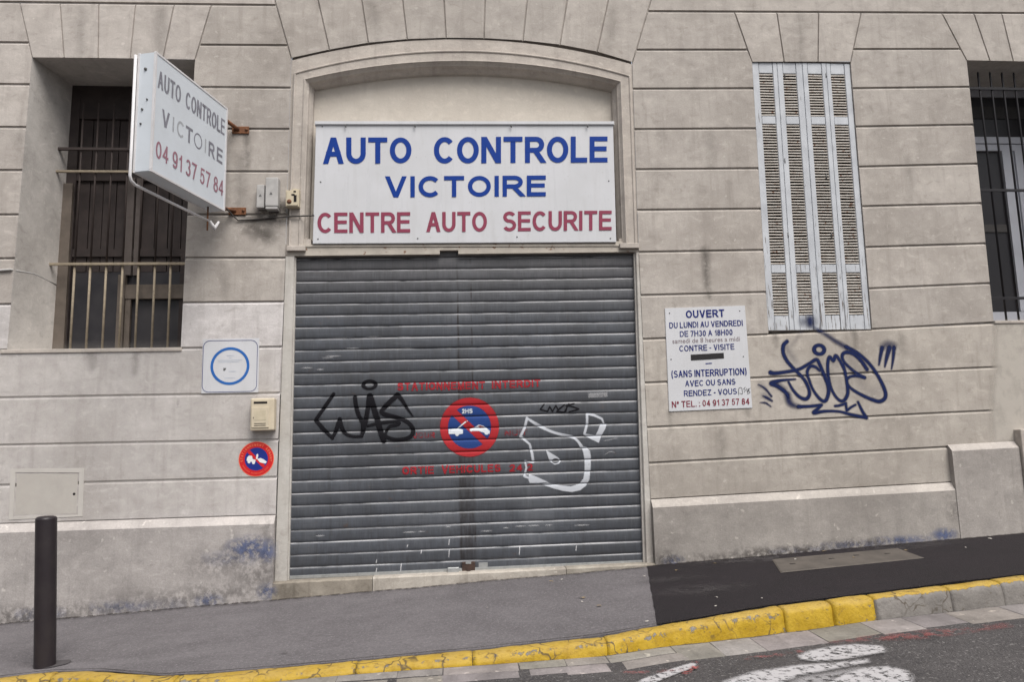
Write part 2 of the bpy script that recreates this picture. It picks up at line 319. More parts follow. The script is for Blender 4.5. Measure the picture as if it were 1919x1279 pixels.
# ------------------------------------------------------------------ object helpers
def link(name, me, mat=None, parent=None):
    o = bpy.data.objects.new(name, me); COL.objects.link(o)
    if mat: me.materials.append(M[mat])
    if parent: o.parent = parent; o.matrix_parent_inverse = parent.matrix_basis.inverted()
    return o
def tag(o, label=None, cat=None, group=None, kind=None):
    if label: o['label'] = label
    if cat: o['category'] = cat
    if group: o['group'] = group
    if kind: o['kind'] = kind
    return o
def empty(name, loc, label, cat, group=None):
    o = bpy.data.objects.new(name, None); COL.objects.link(o); o.location = loc; o.empty_display_size = .1
    return tag(o, label, cat, group)
class MB:
    def __init__(s): s.v = []; s.f = []; s.c = []; s.sm = []; s.at = []; s.pc = []
    def add(s, vs, fs, tint=None, smooth=False, at=None):
        s.pc.append(([tuple(float(q) for q in p) for p in vs], [tuple(f) for f in fs], tint, smooth)); k = len(s.v); s.v += [tuple(float(q) for q in p) for p in vs]
        for f in fs: s.f.append([k+i for i in f]); s.c.append(tint or (1,1,1)); s.sm.append(smooth)
        s.at += list(at) if at is not None else [1.0]*len(vs)
    def box(s, x0, x1, y0, y1, z0, z1, tint=None, bev=0.0):
        if bev <= 0:
            s.add([(x0,y0,z0),(x1,y0,z0),(x1,y1,z0),(x0,y1,z0),(x0,y0,z1),(x1,y0,z1),(x1,y1,z1),(x0,y1,z1)],
                  [(3,2,1,0),(4,5,6,7),(0,1,5,4),(1,2,6,5),(2,3,7,6),(3,0,4,7)], tint)
        else:
            bm = bmesh.new(); bmesh.ops.create_cube(bm, size=1)
            for v in bm.verts: v.co = ((x0+x1)/2+v.co.x*(x1-x0), (y0+y1)/2+v.co.y*(y1-y0), (z0+z1)/2+v.co.z*(z1-z0))
            bmesh.ops.bevel(bm, geom=bm.edges[:], offset=bev, segments=3, affect='EDGES', profile=.6)
            s.frombm(bm, tint, False)
    def frombm(s, bm, tint=None, smooth=False):
        bm.verts.index_update()
        s.add([v.co for v in bm.verts], [[v.index for v in f.verts] for f in bm.faces], tint, smooth); bm.free()
    def tube(s, pts, r, n=10, tint=None, caps=True):
        pts = [Vector(p) for p in pts]; rs = r if isinstance(r, (list, tuple)) else [r]*len(pts)
        vs = []; up = None
        for i, p in enumerate(pts):
            d = (pts[min(i+1, len(pts)-1)]-pts[max(i-1, 0)]).normalized()
            if up is None: up = d.orthogonal().normalized()
            up = (up-d*up.dot(d)).normalized(); sd_ = d.cross(up)
            for k in range(n):
                a = 2*math.pi*k/n; vs.append(p+(up*math.cos(a)+sd_*math.sin(a))*rs[i])
        fs = []
        for i in range(len(pts)-1):
            for k in range(n): fs.append((i*n+k, i*n+(k+1) % n, (i+1)*n+(k+1) % n, (i+1)*n+k))
        if caps: fs += [tuple(range(n))[::-1], tuple(range((len(pts)-1)*n, len(pts)*n))]
        s.add(vs, fs, tint, True)
    def prism(s, poly, y0, y1, tint=None, bev=0.0):
        """poly in (x,z), front y0, back y1"""
        bm = bmesh.new(); a = [bm.verts.new((x, y0, z)) for x, z in poly]; f = bm.faces.new(a)
        r = bmesh.ops.extrude_face_region(bm, geom=[f])
        for v in r['geom']:
            if isinstance(v, bmesh.types.BMVert): v.co.y = y1
        bmesh.ops.recalc_face_normals(bm, faces=bm.faces[:])
        if bev > 0:
            ed = [e for e in bm.edges if all(abs(v.co.y-y0) < 1e-6 for v in e.verts)]
            bmesh.ops.bevel(bm, geom=ed, offset=bev, segments=2, affect='EDGES')
        s.frombm(bm, tint)
    def each(s, name, mat, parent=None, fix=False):
        """every piece an object of its own"""
        out = []
        for vs, fs, tint, sm in s.pc:
            q = MB(); q.add(vs, fs, tint, sm); out.append(q.build(name, mat, parent, fix))
        return out
    def build(s, name, mat, parent=None, fix=False):
        me = bpy.data.meshes.new(name); me.from_pydata(s.v, [], s.f); me.update()
        if fix:
            bm = bmesh.new(); bm.from_mesh(me); bmesh.ops.recalc_face_normals(bm, faces=bm.faces[:]); bm.to_mesh(me); bm.free()
        ca = me.color_attributes.new('tint', 'FLOAT_COLOR', 'CORNER')
        li = 0; dat = []
        for p, c in zip(s.f, s.c): dat += [c[0], c[1], c[2], 1.0]*len(p)
        ca.data.foreach_set('color', dat)
        if any(q != 1.0 for q in s.at):
            a = me.attributes.new('paint', 'FLOAT', 'POINT'); a.data.foreach_set('value', [float(q) for q in s.at])
        me.polygons.foreach_set('use_smooth', s.sm)
        return link(name, me, mat, parent)

# --- 2-D coverage fields
def crom(pts, n=8):
    p = [np.array(q, float) for q in pts]
    if len(p) < 3: return p
    out = []
    for i in range(len(p)-1):
        a, b, c, d = p[max(i-1, 0)], p[i], p[i+1], p[min(i+2, len(p)-1)]
        for k in range(n):
            t_ = k/n; out.append(.5*((2*b)+(-a+c)*t_+(2*a-5*b+4*c-d)*t_*t_+(-a+3*b-3*c+d)*t_**3))
    out.append(p[-1]); return out
def f_stroke(pts, soft=.004, smooth=True, amp=1.0):
    """pts: (x,z,radius) world; returns cov(X,Z), bbox"""
    q = crom(pts) if smooth else [np.array(k, float) for k in pts]
    A = np.array(q)
    def cov(X, Z):
        best = np.full(X.shape, 9.0)
        for a, b in zip(A[:-1], A[1:]):
            d = b[:2]-a[:2]; L2 = float(d@d)+1e-12
            t_ = np.clip(((X-a[0])*d[0]+(Z-a[1])*d[1])/L2, 0, 1)
            r = a[2]+(b[2]-a[2])*t_
            best = np.minimum(best, np.hypot(X-a[0]-d[0]*t_, Z-a[1]-d[1]*t_)-r)
        return amp*np.clip(.5-best/soft, 0, 1)
    m_ = A[:, 2].max()+soft
    return cov, (A[:,0].min()-m_, A[:,0].max()+m_, A[:,1].min()-m_, A[:,1].max()+m_)
def f_poly(pts, soft=.004, amp=1.0):
    A = np.array(pts, float)
    def cov(X, Z):
        ins = np.zeros(X.shape, bool); best = np.full(X.shape, 9.0)
        for a, b in zip(A, np.roll(A, -1, 0)):
            d = b-a; L2 = float(d@d)+1e-12
            t_ = np.clip(((X-a[0])*d[0]+(Z-a[1])*d[1])/L2, 0, 1)
            best = np.minimum(best, np.hypot(X-a[0]-d[0]*t_, Z-a[1]-d[1]*t_))
            cr = (a[1] > Z) != (b[1] > Z)
            with np.errstate(divide='ignore', invalid='ignore'):
                ins ^= cr & (X < (b[0]-a[0])*(Z-a[1])/(b[1]-a[1]+1e-15)+a[0])
        return amp*np.clip(.5+np.where(ins, best, -best)/soft, 0, 1)
    return cov, (A[:,0].min()-soft, A[:,0].max()+soft, A[:,1].min()-soft, A[:,1].max()+soft)
def f_ell(cx, cz, rx, rz, soft=.004, inner=0.0, amp=1.0):
    def cov(X, Z):
        r = np.hypot((X-cx)/rx, (Z-cz)/rz); k = min(rx, rz)
        a = np.clip(.5+(1-r)*k/soft, 0, 1)
        if inner: a = np.minimum(a, np.clip(.5+(r-inner)*k/soft, 0, 1))
        return amp*a
    return cov, (cx-rx-soft, cx+rx+soft, cz-rz-soft, cz+rz+soft)
def decal(name, mat, parent, fields, dx, place, levels=None, less=None):
    """paint film as a mesh of small cells following the surface it lies on"""
    bb = np.array([f[1] for f in fields]); x0, x1, z0, z1 = bb[:,0].min(), bb[:,1].max(), bb[:,2].min(), bb[:,3].max()
    xs = np.arange(x0, x1+dx, dx)
    zs = np.arange(z0, z1+dx, dx) if levels is None else np.array([q for q in levels if z0-.02 <= q <= z1+.02])
    X, Z = np.meshgrid(xs, zs); A = np.zeros(X.shape)
    for cov, b in fields:
        i0, i1 = np.searchsorted(xs, b[0])-1, np.searchsorted(xs, b[1])+1; j0, j1 = np.searchsorted(zs, b[2])-1, np.searchsorted(zs, b[3])+1
        sl_ = (slice(max(j0,0), j1), slice(max(i0,0), i1))
        A[sl_] = np.maximum(A[sl_], cov(X[sl_], Z[sl_]))
    if less:
        for cov, b in less: A *= 1-cov(X, Z)
    nx = len(xs); keep = (A > .004)
    cell = keep[:-1,:-1] | keep[1:,:-1] | keep[:-1,1:] | keep[1:,1:]
    jj, ii = np.nonzero(cell)
    q = np.stack([jj*nx+ii, jj*nx+ii+1, (jj+1)*nx+ii+1, (jj+1)*nx+ii], 1)
    used = np.unique(q); remap = np.full(X.size, -1); remap[used] = np.arange(len(used))
    pts = place(X.ravel()[used], Z.ravel()[used])
    me = bpy.data.meshes.new(name)
    me.from_pydata(np.asarray(pts).tolist(), [], remap[q].tolist()); me.update()
    at = me.attributes.new('a', 'FLOAT', 'POINT'); at.data.foreach_set('value', A.ravel()[used].astype(float))
    return link(name, me, mat, parent)

# --- lettering: a plain grotesque alphabet drawn as pen strokes of even weight
def _arc(cx, cy, rx, ry, a0, a1, n=14): return [(cx+rx*math.cos(math.radians(a0+(a1-a0)*i/n)), cy+ry*math.sin(math.radians(a0+(a1-a0)*i/n))) for i in range(n+1)]
_S = _arc(.5,.76,.46,.24,25,180,10)[:-1]+_arc(.5,.76,.46,.24,180,262,6)+_arc(.5,.26,.5,.26,82,0,6)+_arc(.5,.26,.5,.26,0,-155,10)
GL = {  # width, strokes (closed strokes end on their first point)
 'A': (.93, [[(0,0),(.5,1)],[(.5,1),(1,0)],[(.2,.34),(.8,.34)]]),
 'B': (.82, [[(0,0),(0,1)],[(0,1),(.5,1)]+_arc(.55,.77,.38,.23,90,-90,8)+[(0,.54)],[(.5,.54)]+_arc(.6,.27,.4,.27,90,-90,8)+[(0,0)]]),
 'C': (.92, [_arc(.53,.5,.53,.5,42,318,24)]), 'D': (.90, [[(0,0),(0,1),(.42,1)]+_arc(.45,.5,.55,.5,90,-90,16)+[(0,0)]]),
 'E': (.80, [[(1,1),(0,1),(0,0),(1,0)],[(0,.53),(.93,.53)]]), 'F': (.72, [[(1,1),(0,1),(0,0)],[(0,.52),(.88,.52)]]),
 'G': (.98, [_arc(.5,.5,.5,.5,42,340,24),[(.55,.45),(.97,.45)]]), 'H': (.88, [[(0,0),(0,1)],[(1,0),(1,1)],[(0,.53),(1,.53)]]),
 'I': (.0, [[(.5,0),(.5,1)]]), 'J': (.6, [[(1,1),(1,.32)]+_arc(.5,.32,.5,.32,0,-180,12)]), 'L': (.70, [[(0,1),(0,0),(1,0)]]),
 'M': (1.0, [[(0,0),(0,1)],[(0,1),(.5,0)],[(.5,0),(1,1)],[(1,1),(1,0)]]), 'N': (.88, [[(0,0),(0,1)],[(0,1),(1,0)],[(1,0),(1,1)]]),
 'O': (1.0, [_arc(.5,.5,.5,.5,90,450,32)]), 'P': (.82, [[(0,0),(0,1)],[(0,1),(.6,1)]+_arc(.62,.73,.38,.27,90,-90,10)+[(0,.46)]]),
 'R': (.88, [[(0,0),(0,1)],[(0,1),(.58,1)]+_arc(.6,.74,.38,.26,90,-90,10)+[(0,.48)],[(.52,.48),(.56,.44),(1,0)]]), 'S': (.84, [_S]),
 'T': (.84, [[(0,1),(1,1)],[(.5,1),(.5,0)]]), 'U': (.86, [[(0,1),(0,.36)]+_arc(.5,.36,.5,.36,180,360,14)+[(1,1)]]), 'V': (.90, [[(0,1),(.5,0)],[(.5,0),(1,1)]]),
 'W': (1.25, [[(0,1),(.25,0)],[(.25,0),(.5,1)],[(.5,1),(.75,0)],[(.75,0),(1,1)]]), 'X': (.88, [[(0,0),(1,1)],[(0,1),(1,0)]]), 'Z': (.80, [[(0,1),(1,1)],[(1,1),(0,0)],[(0,0),(1,0)]]),
 '0': (.64, [_arc(.5,.5,.5,.5,90,450,28)]), '1': (.34, [[(1,0),(1,1)],[(1,.96),(.55,.80),(0,.72)]]), '2': (.64, [_arc(.5,.70,.48,.30,165,-40,14)+[(0,0)],[(0,0),(1,0)]]),
 '3': (.64, [_arc(.48,.76,.44,.24,160,-85,12),_arc(.48,.27,.5,.27,85,-160,14)]), '4': (.68, [[(.76,0),(.76,1)],[(.74,.98),(0,.28)],[(0,.28),(1,.28)]]),
 '5': (.64, [[(.92,1),(.2,1),(.08,.48)]+_arc(.48,.33,.5,.33,130,-160,16)]), '7': (.64, [[(0,1),(1,1)],[(1,1),(.62,.5),(.35,0)]]),
 '8': (.64, [_arc(.5,.77,.42,.23,90,450,22),_arc(.5,.27,.5,.27,90,450,24)]), '9': (.64, [_arc(.5,.68,.48,.32,0,360,22),[(.98,.68),(.96,.42)]+_arc(.5,.30,.46,.30,15,-150,12)]),
 '6': (.64, [_arc(.5,.32,.48,.32,0,360,22)]), '-': (.30, [[(0,.40),(1,.40)]]), '(': (.20, [[(1,1.12),(.25,.8),(0,.42),(.25,.05),(1,-.25)]]), ')': (.20, [[(0,1.12),(.75,.8),(1,.42),(.75,.05),(0,-.25)]]),
 ':': (.0, [[(.5,0),(.5,.13)],[(.5,.60),(.5,.73)]]), '.': (.0, [[(.5,0),(.5,.13)]]), '°': (.26, [_arc(.5,.82,.5,.17,90,450,16)]), ' ': (.46, [])}
def layout(txt, W, H, sw, gap=.17):
    """pen strokes of txt filling W x H, pen width sw: list of centre lines"""
    nat = []; x = 0.0; hf = sw/2
    tot = sum(GL[c][0] for c in txt); k = len(txt); fixed = k*sw
    wsum = tot+gap*sum(1 if (a != ' ' and b != ' ') else .5 for a, b in zip(txt[:-1], txt[1:]))
    sc = (W-sum(sw for c in txt if c != ' '))/max(wsum, 1e-6)
    out = []
    for i, c in enumerate(txt):
        w_ = GL[c][0]*sc; pen = 0 if c == ' ' else sw
        for st in GL[c][1]:
            dg_ = len(st) == 2 and all(q[1] in (0, 1) for q in st) and st[0][1] != st[1][1] and st[0][0] != st[1][0]
            out.append([(x+pen/2+px*w_, py*H if dg_ else hf+py*(H-sw)) for px, py in st])
        x += w_+pen
        if i < k-1: x += gap*sc*(1 if (c != ' ' and txt[i+1] != ' ') else .5)
    return out
def pen_mesh(lines, sw, H):
    """outline every centre line as a flat band"""
    V = []; F = []; hf = sw/2
    for li, st in enumerate(lines):
        p = [np.array(q, float) for q in st]; p = [p[0]]+[b for a, b in zip(p[:-1], p[1:]) if np.linalg.norm(a-b) > 1e-6]; closed = len(p) > 3 and np.linalg.norm(p[0]-p[-1]) < 1e-6
        n = len(p); base = len(V)
        for i in range(n):
            if closed: d0 = p[i]-p[i-1] if i else p[0]-p[-2]; d1 = p[i+1]-p[i] if i < n-1 else p[1]-p[0]
            else: d0 = p[i]-p[max(i-1, 0)] if i else p[1]-p[0]; d1 = p[min(i+1, n-1)]-p[i] if i < n-1 else p[-1]-p[-2]
            d0 = d0/(np.linalg.norm(d0)+1e-12); d1 = d1/(np.linalg.norm(d1)+1e-12)
            n0 = np.array([-d0[1], d0[0]]); n1 = np.array([-d1[1], d1[0]]); m_ = n0+n1; m_ /= np.linalg.norm(m_)+1e-9
            off = m_*hf/max(.35, float(m_@n0)); q = p[i]
            if not closed and i in (0, n-1):
                d = d0
                if abs(d[1]) > .25 and min(abs(q[1]-hf), abs(q[1]-(H-hf)), abs(q[1]), abs(q[1]-H)) < 1e-6:   # stem ends are cut level
                    ye = 0.0 if q[1] < H/2 else H
                    q = q+d*((ye-q[1])/d[1]); off = np.array([-np.sign(d[1])*hf/abs(d[1]), 0.0])
                elif abs(d[1]) < .05 and n == 2: q = q+d*(hf if i else -hf)*(1 if abs(d[1]) < .05 else 0)
                elif abs(d[1]) < .05: q = q+d*(hf if i else -hf)
            V += [(q+off, li), (q-off, li)]
        for i in range(n-1): F.append((base+2*i, base+2*i+1, base+2*i+3, base+2*i+2))
    return V, F
def lettering(name, mat, parent, txt, quad, sw=.2, gap=.17):
    """quad: 4 world points BL, BR, TR, TL of the text block; sw: pen width as a share of the letter height"""
    q = [np.array(p, float) for p in quad]
    W = (np.linalg.norm(q[1]-q[0])+np.linalg.norm(q[2]-q[3]))/2; H = (np.linalg.norm(q[3]-q[0])+np.linalg.norm(q[2]-q[1]))/2
    nn = np.cross(q[1]-q[0], q[3]-q[0]); nn /= np.linalg.norm(nn)
    V, F = pen_mesh(layout(txt, W, H, sw*H, gap), sw*H, H)
    pts = []
    for (p, li) in V:
        a, b = p[0]/W, p[1]/H
        pts.append(q[0]*(1-a)*(1-b)+q[1]*a*(1-b)+q[2]*a*b+q[3]*(1-a)*b+nn*(.0004*(li % 6)))
    mb = MB(); mb.add(pts, F); return mb.build(name, mat, parent)
def glyphs(txt, bold=0.0):
    cu = bpy.data.curves.new('txt', 'FONT'); cu.body = txt; cu.size = 1.0; cu.offset = bold
    cu.resolution_u = 6
    o = bpy.data.objects.new('txt', cu); COL.objects.link(o)
    dg = bpy.context.evaluated_depsgraph_get(); me = bpy.data.meshes.new_from_object(o.evaluated_get(dg))
    v = np.array([tuple(q.co[:2]) for q in me.vertices]); f = [list(p.vertices) for p in me.polygons]
    bpy.data.objects.remove(o); bpy.data.curves.remove(cu); bpy.data.meshes.remove(me)
    lo, hi = v.min(0), v.max(0)
    return (v-lo)/(hi-lo), f, (hi-lo)
def lowercase_line(name, mat, parent, txt, quad):
    v, f, _ = glyphs(txt); q = [np.array(p, float) for p in quad]
    mb = MB(); mb.add([q[0]*(1-a)*(1-b)+q[1]*a*(1-b)+q[2]*a*b+q[3]*(1-a)*b for a, b in v], f); return mb.build(name, mat, parent)
def f_letters(txt, x0, x1, z0, h, sw=.24, shift=0.0):
    """stencilled line as paint coverage"""
    ln = layout(txt, x1-x0, h, sw*h, .24); segs = []
    for st in ln:
        for a, b in zip(st[:-1], st[1:]): segs.append((a, b))
    def cov(X, Z):
        best = np.full(X.shape, 9.0)
        for a, b in segs:
            a = np.array((x0+a[0], z0+a[1]+shift*a[0]/(x1-x0))); b = np.array((x0+b[0], z0+b[1]+shift*b[0]/(x1-x0)))
            d = b-a; L2 = float(d@d)+1e-12; t_ = np.clip(((X-a[0])*d[0]+(Z-a[1])*d[1])/L2, 0, 1)
            best = np.minimum(best, np.maximum(np.abs(X-a[0]-d[0]*t_), np.abs(Z-a[1]-d[1]*t_))*.93)
        return np.clip(.5-(best-sw*h/2)/.004, 0, 1)
    return cov, (x0-.01, x1+.01, min(z0, z0+shift)-.01, max(z0, z0+shift)+h+.01)

# ================================================================== SETTING
# ground line at the foot of the wall rises to the right
GS, G0 = 0.047, 0.070
def ground(x, y): return G0+GS*x+0.03*min(y, 0.0)
def on_plane(px, py, a, b, c):
    d = ray(px, py); t_ = (a+b*CC[0]+c*CC[1]-CC[2])/(d[2]-b*d[0]-c*d[1]); return CC+t_*d
def on_pave(px, py): return on_plane(px, py, G0, GS, 0.03)
KX = np.array([-12,-3.2,-2.38,-2.08,-1.667,-1.348,-.642,.147,.889,1.228,1.441,2.041,2.665,3.227,3.911,6.0,14])
KY = np.array([-1.62,-1.58,-1.52,-1.60,-1.80,-1.85,-1.868,-1.880,-1.845,-1.747,-1.700,-1.560,-1.50,-1.441,-1.384,-1.26,-1.0])
def kerb_y(x): return float(np.interp(x, KX, KY))
# visible kerb foot, read off at the pixel and put at the kerb's own distance
HB_X = np.array([-12, -2.4, -1.3, -.62, .14, .73, 1.17, 1.86, 2.16, 2.63, 3.14, 3.63, 14])
HB_H = np.array([.10, .05, .03, .026, .041, .064, .078, .120, .130, .122, .132, .138, .13])
def kerb_h(x): return float(np.interp(x, HB_X, HB_H))
KW = 0.12
def road_z(x, y):
    yb = kerb_y(x)-KW-.02
    zf = ground(x, kerb_y(x))-kerb_h(x)-.006
    return zf+0.02*max(-1.5, (y-yb)) if y < yb else zf
def nz3(x, y, z, s): return mnoise.noise(Vector((x*s, y*s, z*s)))

# pavement sheets
PB0, PB1 = float(on_pave(1229, 1068)[0]), float(on_pave(1232, 1174)[0])
XB = PB0   # where pale asphalt meets the dark patch
def sheet(name, xs, yfun, nrow, zoff, mat, jag=None):
    mb = MB(); vs = []; fs = []; n = nrow+1
    for x in xs:
        lean = 0.0 if jag is None else max(0, 1-(x-jag)/.8)*(PB1-PB0)
        ya, yb = yfun(x+lean)
        for k in range(n):
            y = ya+(yb-ya)*k/nrow; xx = x+lean*(ya-y)/(ya-yb)
            if jag is not None and abs(x-jag) < 1e-6: xx += .010*nz3(0, y, 3, 14)+.007*nz3(0, y, 9, 4)
            vs.append((xx, y, ground(xx, y)+zoff+.004*nz3(xx, y, 0, 1.7)+.002*nz3(xx, y, 5, 6)))
    for i in range(len(xs)-1):
        for k in range(nrow): fs.append((i*n+k, (i+1)*n+k, (i+1)*n+k+1, i*n+k+1)[::-1])
    mb.add(vs, fs, smooth=True); return mb.build(name, mat)
tag(sheet('pavement', list(np.arange(-12, 14.01, .15)), lambda x: (.12, kerb_y(x)+.01), 14, 0.0, 'pavement_asphalt'), kind='structure')
tag(sheet('pavement_patch', [XB]+list(np.arange(XB+.1, 14.01, .1)), lambda x: (.12, kerb_y(x)+.008), 22, 0.007, 'patch_asphalt', jag=XB), kind='structure')

# (grime and contact-shade films are added once the paint helper's surfaces exist)
# kerb stones in one kerb
def kerb():
    mb = MB()
    def px_x(px, py): return float(on_pave(px, py)[0])
    jn = [-12,-10.9,-9.8,-8.7,-7.6,-6.5,-5.4,-4.3,-3.3,-2.35,-1.55,-.55, .1, px_x(1131,1195), px_x(1456,1138), px_x(1544,1126), px_x(1622,1117), px_x(1757,1098), px_x(1852,1087)]
    while jn[-1] < 13: jn.append(jn[-1]+.85)
    for si, (a, b) in enumerate(zip(jn[:-1], jn[1:])):
        g = .002 if not (1.9 < a < 2.9) else .006
        dz = random.uniform(-.003, .003); dy = random.uniform(-.005, .005)
        n = max(4, int((b-a)/.028)); full = a < 2.55
        vs = []; at = []; m_ = 0
        for i in range(n+1):
            u = i/n; x = a+g+(b-a-2*g)*u
            e = .28*max(0, 1-min(u, 1-u)*(b-a)/.03)   # rounded stone ends
            y0 = kerb_y(x)+dy; z = ground(x, kerb_y(x))+.004+dz*(1 if x > .5 else .3); h = kerb_h(x)
            prof = [(.02,-.12,0),(.004,-.006,1),(-.012,.001,1),(-.05,.001,1),(-.086,-.003,1),(-.103,-.009-.03*h,1),(-.113,-.012-.16*h,.9),(-.120,-.012-.45*h,.9),(-.128,-h-.004,.75),(-.133,-h-.08,.5)]
            m_ = len(prof)
            for k, (dyk, dzk, pt) in enumerate(prof):
                am = .0 if k in (0, m_-1) else (.007 if x < 2.6 else .004)
                yy = y0+dyk+am*nz3(x, k*.21, si, 7)+am*.8*nz3(x, k*.4, si+9, 19)+am*.6*nz3(x, k*.7, si+19, 37)+e*.008*(1 if k > 4 else 0)
                zz = z+dzk+am*.8*nz3(x, k*.3, si+3, 8)-e*.010*(1 if 0 < k < 8 else 0)
                vs.append((x, yy, zz))
                p = pt
                if not full and k >= 5: p = -.2 if k > 5 else .35
                if full and a > .9 and k in (4,5,6): p = .72
                if a < .95 and k in (5,6): p = .62
                at.append(p)
        fs = []
        for i in range(n):
            for k in range(m_-1): fs.append((i*m_+k, i*m_+k+1, (i+1)*m_+k+1, (i+1)*m_+k))
        fs += [tuple(range(m_)), tuple(range(n*m_, (n+1)*m_))[::-1]]
        mb.add(vs, fs, smooth=True, at=at)
    return mb.build('kerb', 'kerb_paint', fix=True)
tag(kerb(), kind='structure')

# road sheet, wide enough to reach away on every side
def road():
    mb = MB(); xs = sorted(set(list(np.arange(-8, 10, .2))+[-60,-40,-25,-15,-11,12,15,25,40,60]))
    ys = [0.0,.04,.15,.3,.5,.75,1.0,1.4,2,3,4.5,7,11,20,40]; n = len(ys); vs = []; fs = []
    for x in xs:
        xc = min(max(x, -12), 14)
        for d in ys:
            y = kerb_y(xc)-.10-d
            z = road_z(xc, y)+GS*(x-xc)
            vs.append((x, y, z+(.006*nz3(x, y, 1, 1.3) if d > .3 and d < 10 else 0)))
    for i in range(len(xs)-1):
        for k in range(n-1): fs.append((i*n+k, i*n+k+1, (i+1)*n+k+1, (i+1)*n+k))
    mb.add(vs, fs, smooth=True); return mb.build('road', 'road_asphalt')
road_o = tag(road(), kind='structure')
# far ground beyond the street on both ends and behind the building
mb = MB(); mb.add([(-90,-60,-4.6),(90,-60,-4.6),(90,60,-4.6),(-90,60,-4.6)], [(0,1,2,3)]); tag(mb.build('ground', 'road_asphalt'), kind='structure')

# gutter setts
def gutter():
    mb = MB(); x = -12.0
    while x < 14:
        far = not (-3.6 < x < 6)
        L_ = random.uniform(.24, .42)
        rows = [(0.02, .15), (.153, .30)] if x < 1.1 else [(0.02, random.uniform(.27, .305))]
        if x < .4: rows = [(0.02, .14), (.148, .27)]
        for (d0, d1) in rows:
            off = random.uniform(-.06, .06) if d0 > .1 else 0
            xa, xb = x+off+.0025, x+L_+off-.0025
            t_ = random.uniform(.88, 1.12); tc_ = (t_, t_*random.uniform(.95, 1), t_*random.uniform(.88, 1))
            h = .006+random.uniform(-.001, .003); nx_, ny_ = 7, 4; vs = []; fs = []
            d1j = d1+random.uniform(-.015, .015)
            for i in range(nx_+1):
                for k in range(ny_+1):
                    xx = xa+(xb-xa)*i/nx_; dd = d0+(d1j-d0)*k/ny_
                    edge = (i in (0, nx_)) or (k in (0, ny_))
                    xx += .006*nz3(xx, dd, x, 6); dd += .009*nz3(xx, dd, x+4, 6)
                    y = kerb_y(xx)-KW-dd
                    vs.append((xx, y, road_z(xx, y)+(h+.003*nz3(xx, y, 7, 14) if not edge else .001)))
            m_ = ny_+1
            for i in range(nx_):
                for k in range(ny_): fs.append((i*m_+k, i*m_+k+1, (i+1)*m_+k+1, (i+1)*m_+k))
            mb.add(vs, fs, tc_, True)
        x += L_
    return mb.build('gutter', 'gutter_stone')
tag(gutter(), kind='structure')

def pave_place(o): return lambda X, Y: [(x, y, ground(x, y)+.004*nz3(x, y, 0, 1.7)+.002*nz3(x, y, 5, 6)+o) for x, y in zip(X, Y)]
pv = bpy.data.objects['pavement']
dirt_shade = [f_stroke([(x, -.055, .03+.02*nz3(x, 0, 8, 1.2)) for x in np.arange(-4.6, -1.4, .2)], .13, amp=.85), f_stroke([(x, -.075, .02+.012*nz3(x, 0, 8, 1.2)) for x in np.arange(-1.45, 1.7, .2)], .07, amp=.75)]  # grime strips that also paint contact shade along wall foot and threshold
for q in dirt_shade: tag(decal('edge_dirt_shade', 'grime', pv, [q], .012, pave_place(.006)), kind='stuff')
tag(decal('edge_dirt_shade', 'grime', pv, [f_stroke([(x, -.055, .03+.015*nz3(x, 0, 8, 1.2)) for x in np.arange(1.72, 7, .2)], .10, amp=.6)], .014, pave_place(.0125)), kind='stuff')
paint_mat('dust', (0.085,0.078,0.080,1), .8, 9, .45, .95)
pp = bpy.data.objects['pavement_patch']
for x_, y_, r_, a_ in ((2.5,-.16,.16,.55),(2.15,-.12,.10,.4),(1.75,-1.0,.16,.4),(3.9,-.10,.25,.4),(1.62,-.6,.10,.35)):
    tag(decal('dust_smear', 'dust', pp, [f_ell(x_, y_, r_*1.8, r_*.7, .14, amp=a_)], .02, pave_place(.0105)), kind='stuff')
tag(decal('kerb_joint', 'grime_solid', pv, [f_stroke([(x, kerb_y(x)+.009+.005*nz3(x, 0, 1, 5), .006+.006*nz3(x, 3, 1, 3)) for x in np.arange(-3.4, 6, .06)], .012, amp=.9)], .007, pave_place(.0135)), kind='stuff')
# paint on the road surface
def onroad(px, py):
    d = ray(px, py); t_ = 4.5
    for _ in range(30):
        p = CC+t_*d; z = road_z(float(p[0]), float(p[1])); t_ += (z-p[2])/d[2]
    p = CC+t_*d; return float(p[0]), float(p[1])
def road_place(X, Y): return [(x, y, road_z(x, y)+.009+.006*nz3(x, y, 1, 1.3)) for x, y in zip(X, Y)]
def r7(*pts): return [onroad(1420+.26*a, 1000+.26*b) for a, b in pts]
def r8(*pts): return [onroad(1180+.3851*a, 860+.3851*b) for a, b in pts]
white = [f_poly(r7((285,895),(400,855),(530,830),(700,812),(880,822),(928,848),(905,872),(790,892),(620,922),(430,938),(320,925)), .03),
         f_poly(r7((-240,1085),(-20,1010),(300,965),(560,948),(790,922),(800,945),(690,965),(520,1000),(330,1035),(180,1090),(60,1140),(-240,1180)), .035),
         f_poly(r7((420,1130),(640,1020),(770,985),(930,975),(1060,1000),(1115,1040),(1108,1130)), .03),
         f_poly(r7((120,1130),(330,1050),(560,1015),(740,985),(620,1040),(430,1130)), .06, .6),
         f_poly(r8((20,1110),(60,1085),(300,1005),(325,1010),(315,1028),(160,1085),(110,1115)), .012)]
decal('road_marking', 'road_white', road_o, white, .011, road_place)
